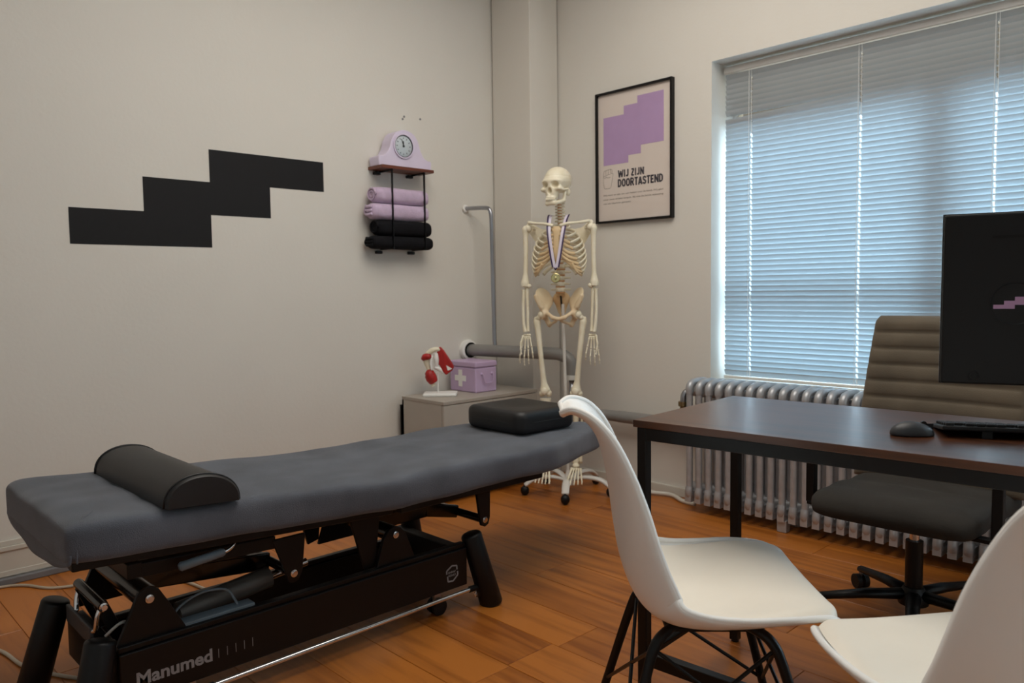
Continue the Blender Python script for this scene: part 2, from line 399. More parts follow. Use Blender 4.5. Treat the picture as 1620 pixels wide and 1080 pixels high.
# venetian blind: every slat its own part
BX0, BX1, BY = 1.335, 3.47, .105
blind = thing('venetian_blind', 'white venetian blind with closed slats filling the window', 'blind', ((BX0 + BX1) / 2, BY, 2.12))
MB().box(BX0 - .004, BY - .02, 2.115, BX1, BY + .02, 2.148).build('headrail', M_whitemetal, blind, bevel=.004)
cords = (1.473, 1.991, 2.508, 3.025)
pitch = .0245; sw = .0308; zt = 2.098; nsl = int((zt - (WZ0 + .045)) / pitch)
xs = [BX0]
for c in cords: xs += [c - .0042, c + .0042]
xs.append(BX1)
ang = math.radians(64); prof = []
for i in range(7):
    t = -1 + i / 3; u = t * sw / 2; bow = .0022 * (1 - t * t)
    prof.append((-u * math.cos(ang) - bow * math.sin(ang), u * math.sin(ang) - bow * math.cos(ang)))   # inner edge up, bow towards the room
sm = MB(); V = [Vector((x - (BX0 + BX1) / 2, p[0], p[1])) for x in xs for p in prof]; F = []
for i in range(len(xs) - 1):
    for j in range(6):
        if i % 2 == 1 and j in (1, 2, 3, 4): continue
        F.append((i * 7 + j, i * 7 + j + 1, (i + 1) * 7 + j + 1, (i + 1) * 7 + j))
sm.add(V, F); sme = sm.mesh('slat'); sme.materials.append(M_slat)
for p in sme.polygons: p.use_smooth = True
for i in range(nsl + 1):
    z = zt - i * pitch
    o = bpy.data.objects.new('slat', sme); COL.objects.link(o); o.parent = blind
    o.location = (random.uniform(-.001, .001), 0, z - 2.12); o.rotation_euler = (random.uniform(-.02, .02), 0, 0)
    if i == 8:      # one slat sags at its left end and leaves a gap
        o.data = sme.copy(); o.rotation_euler = (0, 0, 0)
        for v in o.data.vertices:
            v.co.z -= .019 * max(0., (BX0 + .66 - (v.co.x + (BX0 + BX1) / 2)) / .66)
zb = zt - (nsl + 1) * pitch
MB().box(BX0, BY - .012, zb - .006, BX1, BY + .012, zb + .008).build('bottom_rail', M_whitemetal, blind, bevel=.003)
for c in cords:
    MB().tube([(c - .006, BY - .017, zb), (c - .006, BY - .017, 2.12)], .0009, 5).build('ladder_cord', M_white, blind)
    MB().tube([(c + .007, BY - .017, zb), (c + .007, BY - .017, 2.12)], .0009, 5).build('ladder_cord', M_white, blind)

# ================================================================== WALL DECAL
yd, wd, zd, hd = -2.4882, .2822, 1.2822, .1425
poly = [(0, 0), (2, 0), (2, 1), (3, 1), (3, 2), (4, 2), (4, 3), (2, 3), (2, 2), (1, 2), (1, 1), (0, 1)]
dm = MB().prism(poly, lambda a, b: Vector((-.0005, yd + a * wd, zd + b * hd)), lambda a, b: Vector((.0012, yd + a * wd, zd + b * hd)))
tag(dm.build('wall_decal', M_decal, at=(0, yd + 2 * wd, zd)), 'black stepped block sticker on the left wall', 'wall sticker')

# ================================================================== POSTER
PX, PZ, PW, PH = .606, 1.434, .5, .7
po = thing('framed_poster', 'black framed poster with lilac stepped shape and dark Dutch headline', 'poster', (PX + PW / 2, 0, PZ))
t = .011
MB().box(PX, -.026, PZ, PX + t, 0, PZ + PH).box(PX + PW - t, -.026, PZ, PX + PW, 0, PZ + PH).box(PX + t, -.026, PZ, PX + PW - t, 0, PZ + t).box(PX + t, -.026, PZ + PH - t, PX + PW - t, 0, PZ + PH).build('poster_frame', M_black, po, bevel=.001)
pp = MB().box(PX + .005, -.010, PZ + .005, PX + PW - .005, -.004, PZ + PH - .005).build('print', M_paper, po)
def onp(x, z, e=0): return Vector((PX + x, -.0102 - e, PZ + z))
st = [(.047, .567), (.186, .567), (.186, .611), (.275, .611), (.275, .648), (.441, .648), (.441, .392), (.297, .392), (.297, .349), (.215, .349), (.215, .311), (.047, .311)]
MB().prism(st, lambda a, b: onp(a, b, -.0004), lambda a, b: onp(a, b, .0004)).build('lilac_shape', M_posterlilac, pp)
def mp_(x, z): return Matrix.Translation((PX + x, -.0102, PZ + z)) @ Matrix.Rotation(PI / 2, 4, 'X')
# condensed block capitals drawn as strokes: letter -> (advance, polylines on a unit cell)
GLY = {'W': (.86, [[(.09, 1), (.27, 0), (.5, .85), (.73, 0), (.91, 1)]]), 'I': (.26, [[(.5, 0), (.5, 1)]]), 'J': (.46, [[(.72, 1), (.72, .25), (.6, .09), (.35, .09), (.16, .22)]]), ' ': (.24, []),
       'Z': (.50, [[(.12, .91), (.86, .91), (.14, .09), (.9, .09)]]), 'N': (.58, [[(.16, 0), (.16, 1)], [(.16, .96), (.84, .04)], [(.84, 0), (.84, 1)]]),
       'D': (.54, [[(.17, 0), (.17, 1)], [(.17, .91), (.55, .91), (.82, .75), (.82, .25), (.55, .09), (.17, .09)]]), 'O': (.56, [[(.17, .25), (.17, .75), (.36, .91), (.64, .91), (.83, .75), (.83, .25), (.64, .09), (.36, .09), (.17, .25)]]),
       'R': (.55, [[(.17, 0), (.17, 1)], [(.17, .91), (.6, .91), (.8, .78), (.8, .62), (.6, .48), (.17, .48)], [(.5, .48), (.86, 0)]]), 'T': (.48, [[(.5, 0), (.5, 1)], [(.02, .91), (.98, .91)]]),
       'A': (.56, [[(.1, 0), (.5, .97), (.9, 0)], [(.26, .27), (.74, .27)]]), 'S': (.52, [[(.84, .74), (.7, .91), (.32, .91), (.16, .76), (.2, .6), (.8, .4), (.84, .24), (.68, .09), (.3, .09), (.14, .26)]]),
       'E': (.46, [[(.2, 0), (.2, 1)], [(.2, .91), (.95, .91)], [(.2, .5), (.85, .5)], [(.2, .09), (.95, .09)]])}
def block_text(m, txt, x0, z0, w, h):
    tot = sum(GLY[c][0] + .05 for c in txt) - .05; k = w / tot; cur = 0
    for c in txt:
        adv, pls = GLY[c]
        for n_, pl in enumerate(pls):
            for q in range(len(pl) - 1):
                a, b = [onp(x0 + (cur + px_ * adv) * k, z0 + pz_ * h, .0002 + .00008 * ((q + n_) % 3)) for px_, pz_ in pl[q:q + 2]]
                d = (b - a).normalized() * (.0 if q and q < len(pl) - 2 else 0)
                m.bar(a - d, b + d, .0006, h * .21, Vector((0, 1, 0)).cross(b - a))
        cur += adv + .05
hm = MB()
block_text(hm, 'WIJ ZIJN', .145, .238, .172, .039); block_text(hm, 'DOORTASTEND', .144, .187, .292, .042)
hm.build('headline', M_ink, pp)
tm = MB()
for s, x, z, w, h in (('Wij staan er zijn om een helder met de hand. Wij gaan', .044, .144, .394, .0105), ('voor onze unieke aanpak. Bij ons de beste oplossing', .044, .121, .394, .0105), ('van uw klachten genezen.', .044, .099, .19, .0105)):
    tm.add(*text_mb(s, w, h, mp_(x, z), .012))
tm.build('paragraph', M_inkpale, pp)
ic = MB()
for pts in ([(.047, .27), (.044, .235), (.05, .195), (.06, .187), (.09, .188), (.098, .2), (.108, .24), (.112, .262), (.104, .266), (.104, .284), (.094, .289), (.07, .286), (.05, .281), (.047, .27)], [(.062, .284), (.062, .256)], [(.078, .287), (.078, .262)], [(.094, .289), (.094, .268), (.104, .266)], [(.046, .256), (.062, .256), (.078, .262), (.094, .262)], [(.062, .25), (.078, .244), (.092, .247)], [(.046, .25), (.056, .243), (.062, .25)]):
    P = catmull([onp(a, b) for a, b in pts], 3); ic.tube(P, .001, 4)
ic.build('fist_outline', M_inkpale, pp)

# ================================================================== PIPES AND RADIATOR
hp = thing('heating_pipe', 'thick grey heating pipe leaving the left wall and bending down behind the skeleton', 'pipe', (.3, -.38, .73))
path = catmull([(-.02, -.462, .737), (.25, -.395, .735), (.48, -.325, .733), (.575, -.293, .728), (.625, -.275, .70), (.638, -.268, .65), (.638, -.268, .60)], 6)
MB().tube(path, .034, 18, cap=True).build('main_pipe', M_pipegrey, hp, smooth='auto')
MB().tube([(.638, -.268, .60), (.638, -.268, .41)], .017, 12).build('down_pipe', M_steel, hp, smooth=True)
MB().tube([(.638, -.268, .62), (.638, -.268, .595)], .037, 18).build('collar', M_whitemetal, hp, smooth='auto')
MB().lathe([(.038, .0), (.058, .0), (.06, .01), (.056, .03), (.044, .034), (.038, .03), (.038, 0)], Matrix.Translation((0, -.458, .737)) @ Matrix.Rotation(PI / 2, 4, 'Y') , 24).build('wall_rosette', M_white, hp, smooth='auto')
MB().lathe([(.0345, .028), (.044, .028), (.044, .037), (.0345, .037), (.0345, .028)], Matrix.Translation((0, -.458, .737)) @ Matrix.Rotation(PI / 2, 4, 'Y'), 24).build('rubber_ring', M_black, hp, smooth='auto')
lp = thing('radiator_feed_pipe', 'horizontal grey pipe along the back wall feeding the radiator', 'pipe', (.95, -.07, .37))
MB().tube(catmull([(.638, -.268, .40), (.640, -.235, .392), (.665, -.12, .388), (.72, -.075, .388), (.80, -.07, .388)], 6), .03, 14).tube([(.80, -.07, .388), (1.27, -.07, .392)], .032, 16).build('main_pipe', M_pipegrey, lp, smooth='auto')
MB().box(1.12, -.10, .425, 1.29, -.035, .445).build('valve_cover', M_cable, lp, bevel=.008)
tp = thing('thin_gas_pipe', 'thin steel pipe bent out of the left wall and running straight down', 'pipe', (.18, -.405, .77))
MB().tube(catmull([(0, -.456, 1.542), (.06, -.438, 1.541), (.12, -.424, 1.539), (.158, -.416, 1.532), (.173, -.413, 1.505), (.176, -.412, 1.46)], 6) + [Vector((.180, -.411, 1.1)), Vector((.184, -.41, .80)), Vector((.186, -.409, .766))], .0115, 12).build('bent_pipe', M_steel, tp, smooth='auto')
MB().cyl((0, -.456, 1.542), (.012, -.454, 1.542), .022, 16).build('wall_flange', M_white, tp, bevel=.003)

rad = thing('column_radiator', 'silver cast iron column radiator under the window', 'radiator', (2.3, -.125, 0))
rp0, rpitch, NS = 1.328, .0525, 38
sec = MB()
for yy in (-.075, 0, .075):
    sec.tube([(0, yy, .085), (0, yy, .585)], .0155, 10, cap=False)
sec.tube(catmull([(0, -.075, .575), (0, -.074, .605), (0, -.052, .622), (0, 0, .626), (0, .052, .622), (0, .074, .605), (0, .075, .575)], 4), .019, 10)
sec.tube(catmull([(0, -.075, .12), (0, -.078, .085), (0, -.05, .072), (0, 0, .07), (0, .05, .072), (0, .078, .085), (0, .075, .12)], 4), .019, 10)
sec.box(-.016, -.090, .05, .016, .090, .10)
sec.tube([(-.027, 0, .575), (.027, 0, .575)], .026, 12).tube([(-.027, 0, .105), (.027, 0, .105)], .026, 12)
sme = sec.mesh('radiator_section'); sme.materials.append(M_radpaint)
for p in sme.polygons: p.use_smooth = True
sme.set_sharp_from_angle(angle=math.radians(50))
for i in range(NS):
    o = bpy.data.objects.new('section', sme); COL.objects.link(o); o.parent = rad; o.location = (rp0 + i * rpitch - 2.3, 0, 0)
for i in (9, 28):
    MB().box(rp0 + i * rpitch - .022, -.205, 0, rp0 + i * rpitch + .022, -.165, .055).box(rp0 + i * rpitch - .022, -.085, 0, rp0 + i * rpitch + .022, -.045, .055).build('foot', M_radpaint, rad, bevel=.004)
MB().tube(catmull([(1.31, -.125, .575), (1.285, -.15, .575), (1.272, -.165, .55), (1.27, -.168, .47)], 5), .016, 10).build('elbow', M_steel, rad, smooth=True)
MB().lathe([(.0, 0), (.022, 0), (.022, .03), (.016, .035), (.016, .06), (.024, .064), (.024, .085), (0, .085)], Matrix.Translation((1.27, -.168, .44)), 12).build('valve', M_brass, rad, smooth='auto')

# ================================================================== CABINET AND WHAT STANDS ON IT
cab = thing('low_cabinet', 'low greige laminate cabinet in the corner behind the treatment table', 'cabinet', (.22, -.64, 0))
cx0, cx1, cy0, cy1, cz = .045, .395, -.953, -.285, .525
cb = MB().box(cx0, cy0, 0, cx0 + .012, cy1, cz - .018).box(cx0, cy0, .05, cx1 - .02, cy0 + .018, cz - .018).box(cx0, cy1 - .018, 0, cx1 - .02, cy1, cz - .018).box(cx0, cy0, .0, cx1 - .04, cy0 + .018, .06).box(cx0, cy0 + .018, .05, cx1 - .02, cy1 - .018, .068)
cb.build('body', M_cab, cab)
MB().box(cx0, cy0 - .002, cz - .018, cx1, cy1 + .002, cz).build('top', M_cabtop, cab, bevel=.002)
for a, b in ((cy0 + .001, (cy0 + cy1) / 2 - .0015), ((cy0 + cy1) / 2 + .0015, cy1 - .001)):
    d = MB().box(cx1 - .018, a, .062, cx1 - .001, b, cz - .0215).build('door', M_cab, cab, bevel=.0015)
ps = MB().box(.030, -.957, .012, .037, -.60, .477).box(.027, -.957, .47, .040, -.60, .477).box(.027, -.955, 0, .040, -.60, .012)
tag(ps.build('dark_panel', M_black, bevel=.0015, at=(.033, -.8, 0)), 'thin dark panel squeezed between the low cabinet and the left wall', 'panel')

A = math.radians(3)
fa = thing('first_aid_box', 'lilac metal first aid box with white cross on the low cabinet', 'first aid box', (.162, -.552, cz), 0)
bx0, bx1, by0, by1 = .05, .272, -.632, -.472
MB().box(bx0 + .003, by0 + .003, cz, bx1 - .003, by1 - .003, cz + .135).build('box_body', M_lilac, fa, bevel=.008, bseg=3)
MB().box(bx0, by0, cz + .136, bx1, by1, cz + .168).build('lid', M_lilac, fa, bevel=.008, bseg=3)
cr = [(-.011, -.033), (.011, -.033), (.011, -.011), (.033, -.011), (.033, .011), (.011, .011), (.011, .033), (-.011, .033), (-.011, .011), (-.033, .011), (-.033, -.011), (-.011, -.011)]
MB().prism(cr, lambda a, b: Vector((.142 + a * 1.4, by0 + .004, cz + .074 + b * 1.4)), lambda a, b: Vector((.142 + a * 1.4, by0 + .0015, cz + .074 + b * 1.4))).build('white_cross', M_white, fa)
hd_ = MB().tube(catmull([(bx1 - .002, -.585, cz + .10), (bx1 + .010, -.585, cz + .095), (bx1 + .012, -.578, cz + .06), (bx1 + .010, -.568, cz + .052), (bx1 + .010, -.528, cz + .052), (bx1 + .012, -.518, cz + .06), (bx1 + .010, -.511, cz + .095), (bx1 - .002, -.511, cz + .10)], 4), .0026, 6)
hd_.build('wire_handle', M_lilac, fa, smooth=True)
for yy in (-.585, -.511): MB().ell((bx1 - .002, yy, cz + .10), (.006, .009, .009), 10, 8).build('handle_lug', M_lilac, fa, smooth=True)

sm_ = thing('shoulder_model', 'red and cream anatomical shoulder joint model on white base plate', 'anatomical model', (.185, -.805, cz), math.radians(46), world=False)
MB().box(-.088, -.06, 0, .088, .06, .017).build('base_plate', M_white, sm_, bevel=.006)
MB().cyl((-.012, 0, .015), (-.012, 0, .12), .003, 8).build('rod', M_white, sm_)
S = .00328
def mp2(px, py): return ((px - 560) / 10.1 * S, 0, (805 - py) / 10.1 * S + .017)
def Q(px, py, d=0): a = mp2(px, py); return (a[0], d, a[2])
MB().tube(catmull([Q(455, 700), Q(440, 660), Q(400, 500), Q(365, 380), Q(350, 300), Q(380, 210)], 5), [.012, .011, .0115, .013, .02, .024], 14).build('humerus', M_bone, sm_, smooth=True)
MB().tube(catmull([Q(330, 215, -.005), Q(370, 170, -.01), Q(440, 120, -.012), Q(520, 100, -.008), Q(600, 130, .01)], 5), [.008, .014, .015, .012, .012], 12).build('clavicle', M_bone, sm_, smooth=True)
MB().tube(catmull([Q(285, 265, -.012), Q(320, 225, -.018), Q(380, 215, -.018), Q(430, 235, -.012)], 5), [.009, .017, .018, .008], 14).build('upper_muscle', M_red, sm_, smooth=True)
MB().tube(catmull([Q(345, 470, 0), Q(385, 500, -.004), Q(420, 570, -.004), Q(455, 640, 0)], 5), [.016, .028, .030, .023], 16).build('arm_muscle', M_red, sm_, smooth=True)
slab = [(530, 75), (575, 60), (630, 120), (700, 230), (780, 360), (790, 400), (760, 450), (660, 525), (600, 460), (560, 370), (530, 340), (545, 270), (515, 180)]
MB().prism(slab, lambda a, b: Vector(Q(a, b, -.012)), lambda a, b: Vector(Q(a, b, .012))).build('shoulder_blade_muscle', M_red, sm_, bevel=.006, bseg=3, smooth='auto')
MB().prism([(665, 360), (765, 420), (690, 450)], lambda a, b: Vector(Q(a, b, -.0135)), lambda a, b: Vector(Q(a, b, -.011))).build('scapula_window', M_white, sm_)
wt = MB().tube(catmull([Q(500, 170, -.006), Q(505, 250, -.01), Q(510, 320, -.008), Q(500, 400, -.004)], 5), [.012, .014, .012, .009], 12).tube(catmull([Q(440, 200, -.016), Q(420, 320, -.018), Q(430, 440, -.014)], 4), [.007, .008, .006], 8).tube(catmull([Q(480, 390, -.004), Q(560, 430, -.004), Q(620, 495, 0)], 4), [.012, .012, .006], 10)
wt.build('ligaments', M_white, sm_, smooth=True)

# ================================================================== WALL SHELF, CLOCK, TOWELS
sh = thing('wall_shelf', 'small walnut wall shelf with black metal towel rods', 'shelf', (0, -.935, 1.29))
MB().box(0, -1.10, 1.697, .126, -.772, 1.713).build('board', M_shelfwood, sh, bevel=.001)
for yy in (-1.032, -.828):
    MB().bar((.112, yy, 1.697), (.112, yy, 1.292), .011, .005, (0, 1, 0)).build('front_rod', M_black, sh)
    MB().bar((0, yy, 1.296), (.115, yy, 1.296), .011, .006).build('bottom_arm', M_black, sh)
    MB().bar((0, yy, 1.692), (.115, yy, 1.692), .011, .006).build('top_arm', M_black, sh)
for yy in (-1.055, -.848):
    for zz in (1.684, 1.281): MB().box(0, yy - .018, zz - .008, .022, yy + .018, zz + .008).build('wall_clip', M_black, sh, bevel=.003)
def towel(name, m, y0, y1, z, rx, rz, label, fold):
    o = thing(name, label, 'towel', (.064, (y0 + y1) / 2, z - rz), group=None)
    G = []; n = 28
    ys = [y0 - .006, y0, y0 + .012] + list(np.linspace(y0 + .03, y1 - .03, 8)) + [y1 - .012, y1, y1 + .006]
    for i, yy in enumerate(ys):
        e = .55 if i in (0, len(ys) - 1) else (.82 if i in (1, len(ys) - 2) else (.96 if i in (2, len(ys) - 3) else 1))
        row = []
        for k in range(n):
            a = 2 * PI * k / n; c, s_ = math.cos(a), math.sin(a)
            q = 1 + .02 * math.sin(3 * a + 9 * yy * 3)
            sq = abs(c) ** .8 * (1 if c > 0 else -1), abs(s_) ** .8 * (1 if s_ > 0 else -1)
            row.append(Vector((.064 + rx * e * sq[0] * q, yy, z + rz * e * sq[1] * q)))
        G.append(row)
    MB().grid(G, wrapv=True, capu=True).build('roll', m, o, smooth=True)
    sp = MB()
    if fold == 'spiral':
        pts = [(.064 + rx * .86 * (1 - t / 2.6) * math.cos(t * 2 * PI), y0 - .008 + .002 * t, z + rz * .86 * (1 - t / 2.6) * math.sin(t * 2 * PI)) for t in np.linspace(0, 2.3, 40)]
        sp.tube(pts, .006, 6)
    else:
        for k in (-1, 0, 1): sp.tube(catmull([(.064 - rx * .6, y0 - .006, z + rz * (.5 * k + .12)), (.064, y0 - .013, z + rz * .48 * k), (.064 + rx * .6, y0 - .006, z + rz * (.45 * k + .05))], 4), .008, 6)
        sp.tube(catmull([(.064 - rx * .6, y0 - .004, z - rz * .5), (.064 - rx * .92, y0 - .004, z), (.064 - rx * .6, y0 - .004, z + rz * .6)], 4), .007, 6)
    sp.build('rolled_end', m, o, smooth=True)
    return o
towel('rolled_towel', M_towel_l, -1.118, -.792, 1.566, .044, .041, 'upper lilac rolled towel with spiral end on the wall shelf', 'spiral')
towel('rolled_towel', M_towel_l, -1.137, -.792, 1.484, .044, .041, 'lower lilac towel with folded layers at its end on the wall shelf', 'fold')
towel('rolled_towel', M_towel_k, -1.108, -.775, 1.402, .044, .040, 'upper black rolled towel under the lilac towels', 'spiral')
towel('rolled_towel', M_towel_k, -1.137, -.768, 1.328, .046, .034, 'bottom black towel lying on the shelf rods', 'fold')

ck = thing('mantel_clock', 'pale lilac mantel clock with round white dial on the wall shelf', 'clock', (.055, -.93, 1.713))
out = catmull([(-.165, 0, 0), (-.165, .045, 0), (-.145, .049, 0), (-.12, .062, 0), (-.098, .095, 0), (-.085, .135, 0), (-.06, .172, 0), (-.02, .190, 0), (.02, .190, 0), (.06, .172, 0), (.085, .135, 0), (.098, .095, 0), (.12, .062, 0), (.145, .049, 0), (.165, .045, 0), (.165, 0, 0)], 4)
MB().prism([(p.x, p.y) for p in out], lambda a, b: Vector((.012, -.932 + a, 1.713 + b)), lambda a, b: Vector((.096, -.932 + a, 1.713 + b))).build('clock_body', M_lilac_pale, ck, bevel=.003, smooth='auto')
CM = Matrix.Translation((.096, -.945, 1.822)) @ Matrix.Rotation(PI / 2, 4, 'Y') @ Matrix.Diagonal((1.1, 1.1, 1, 1))
MB().lathe([(.054, 0), (.058, 0), (.058, .007), (.052, .008), (.050, .002), (.050, -.0)], CM, 40).build('bezel', M_lilac_pale, ck, smooth='auto')
MB().lathe([(.0505, .0065), (.0505, .001), (.049, .001), (.049, .0065), (.0505, .0065)], CM, 40).build('inner_ring', mat('dark_bezel', '4a4450', .4), ck, smooth='auto')
dl = MB().lathe([(0, .0008), (.050, .0008)], CM, 40).build('dial', mat('clock_dial', 'f2f3f3', .35, var=.02), ck)
tk = MB()
for i in range(12):
    a = i * PI / 6; s_, c = math.sin(a), math.cos(a)
    tk.bar((.0972, -.945 + .037 * s_, 1.822 + .037 * c), (.0972, -.945 + .044 * s_, 1.822 + .044 * c), .0035, .0006, (1, 0, 0))
tk.build('hour_marks', M_ink, dl)
MB().bar((.0978, -.945, 1.822), (.0978, -.9455, 1.848), .005, .001, (1, 0, 0)).build('hour_hand', M_black, dl)
MB().bar((.0984, -.945, 1.822), (.0984, -.957, 1.857), .0035, .001, (1, 0, 0)).build('minute_hand', M_black, dl)
MB().cyl((.0972, -.945, 1.822), (.0995, -.945, 1.822), .006, 12).build('hand_hub', M_black, dl)
MB().lathe([(0, .010), (.03, .009), (.0495, .0065)], CM, 40).build('dial_glass', M_glass, ck, smooth=True)

# ================================================================== SKELETON
SKX, SKY = .663, -.386
sk = thing('anatomical_skeleton', 'life size cream plastic skeleton hanging on a wheeled white stand', 'skeleton', (SKX, SKY, 0), math.radians(34), world=False)
def skull_f(X, Y, Z):
    d = sE(X, Y, Z, (0, .018, .040), (.072, .092, .074))
    d = smin(d, sE(X, Y, Z, (0, -.045, .015), (.056, .038, .034)), .03)
    d = smin(d, sE(X, Y, Z, (0, -.052, -.03), (.040, .034, .048)), .02)
    aX = np.abs(X)
    d = smin(d, sE(aX, Y, Z, (.048, -.052, -.018), (.021, .026, .014)), .012)
    d = smin(d, sC(aX, Y, Z, (.056, -.045, -.020), (.066, .012, -.014), .0055), .008)
    d = smin(d, sE(aX, Y, Z, (.052, .035, -.03), (.014, .018, .022)), .012)
    d = smin(d, sE(X, Y, Z, (0, -.072, .027), (.046, .012, .008)), .012)
    d = smin(d, sE(X, Y, Z, (0, -.066, -.066), (.030, .024, .013)), .008)
    d = smax(d, -sE(aX, Y, Z, (.031, -.094, .004), (.0215, .046, .0185)), .004)
    d = smax(d, -sE(X, Y, Z, (0, -.098, -.03), (.0135, .042, .020)), .003)
    d = smax(d, -sE(aX, Y, Z, (.078, -.035, .0), (.018, .03, .022)), .012)
    d = smax(d, -sE(X, Y, Z, (0, .03, -.085), (.055, .06, .045)), .02)
    d = d + .0022 * np.exp(-((Z - .056) / .0022) ** 2) * (Y < .12)
    return d
def jaw_f(X, Y, Z):
    aX = np.abs(X)
    d = sC(aX, Y, Z, (.052, .006, -.02), (.047, -.002, -.075), .010, .010)
    d = smin(d, sC(aX, Y, Z, (.047, -.002, -.078), (.022, -.066, -.097), .011), .008)
    d = smin(d, sC(X, Y, Z, (-.02, -.07, -.096), (.02, -.07, -.096), .0125), .008)
    d = smin(d, sE(aX, Y, Z, (.0, -.066, -.082), (.029, .020, .011)), .006)
    return d
SKZ = 1.596
so = snet(skull_f, (-.085, -.13, -.1), (.085, .13, .13), .0036).build('skull', M_bone, sk, smooth=True)
so.location = (-.008, -.02, SKZ + .003); so.rotation_euler = (0, 0, math.radians(-20)); so.scale = (.91, .91, .91)
jw = snet(jaw_f, (-.08, -.1, -.12), (.08, .03, .0), .0036).build('jaw', M_bone, so, smooth=True)
tm_ = MB()
for row, z0, rx_ in ((0, -.0735, .030), (1, -.0775, .029)):
    for i in range(12):
        a = math.radians(-72 + i * 144 / 11); tm_.ell((rx_ * math.sin(a), -.066 - .0225 * math.cos(a), z0), (.0036, .0032, .0052), 6, 5)
tm_.build('teeth', M_bone, so, smooth=True)
# spine
vb = MB()
zs = []
def spine(z):   # y offset of the spine at height z (local, +y is its back)
    return float(np.interp(z, [.98, 1.05, 1.12, 1.2, 1.3, 1.4, 1.46, 1.53], [.055, .03, .022, .04, .066, .055, .03, .02]))
def vertebra(w, d, h):
    m = MB().lathe([(0, -h / 2), (w, -h / 2), (w * .88, 0), (w, h / 2), (0, h / 2)], Matrix.Diagonal((1, d / w, 1, 1)), 14)
    m.tube([(-w * 2.1, .012, 0), (0, .02, .002), (w * 2.1, .012, 0)], [.0045, .007, .0045], 6)
    m.tube([(0, .015, 0), (0, .05, -h * .5)], [.008, .005], 6); return m
for key, cnt_, z0, z1, w, d, h in (('lumbar', 5, 1.075, 1.195, .025, .02, .022), ('thoracic', 12, 1.222, 1.43, .0145, .013, .0145), ('cervical', 7, 1.447, 1.535, .012, .010, .0105)):
    me = vertebra(w, d, h).mesh('vertebra'); me.materials.append(M_bone)
    dm_ = MB().lathe([(0, -.004), (w * .95, -.004), (w * 1.0, 0), (w * .95, .004), (0, .004)], Matrix.Diagonal((1, d / w, 1, 1)), 12).mesh('disc'); dm_.materials.append(M_disc)
    for q in range(cnt_):
        z = z0 + (z1 - z0) * q / (cnt_ - 1); o = finish('vertebra', me, None, sk, True); o.location = (0, spine(z), z)
        zz = z - (z1 - z0) / (cnt_ - 1) / 2; o = finish('disc', dm_, None, sk, True); o.location = (0, spine(zz), zz)
# ribs
hw = [.055, .085, .105, .118, .127, .133, .137, .138, .135, .128, .112, .09]
for i in range(12):
    zb = 1.405 - i * .0185; end = [150, 146, 142, 138, 135, 131, 128, 122, 116, 110, 92, 72][i]
    drop = [.03, .05, .062, .072, .08, .088, .094, .098, .098, .094, .07, .05][i]; dd = [.055, .07, .078, .084, .088, .09, .092, .09, .088, .084, .08, .075][i]
    for s in (-1, 1):
        pts = []
        for t_ in np.linspace(0, 1, 16):
            ph = math.radians(14 + (end - 14) * t_)
            pts.append((s * hw[i] * math.sin(ph), -.008 + dd * math.cos(ph) + (.006 if t_ < .2 else 0), zb + .004 - drop * (t_ ** 1.3)))
        MB().tube(pts, [.005, .0075, .0078, .008], 8, flat=(1.2, .6)).build('rib', M_bone, sk, smooth=True)
        if i < 10:
            e = Vector(pts[-1]); tgt = Vector((s * .016, -.092 - .0015 * i, 1.372 - .0195 * min(i, 6.6))) if i < 7 else Vector((s * (.016 + .02 * (i - 6)), -.094 + .004 * (i - 7), 1.245 - .012 * (i - 6)))
            mid = (e + tgt) / 2 + Vector((0, -.008, -.010 if i > 3 else 0))
            MB().tube(catmull([e, mid, tgt], 5), .0068, 8, flat=(1.2, .7)).build('costal_cartilage', M_bone_d, sk, smooth=True)
MB().tube(catmull([(0, -.083, 1.392), (0, -.09, 1.372), (0, -.096, 1.34), (0, -.1, 1.29), (0, -.103, 1.245), (0, -.1, 1.215)], 4), [.024, .022, .014, .017, .012, .006], 12, flat=(1, .32, (1, 0, 0))).build('sternum', M_bone_d, sk, smooth=True)
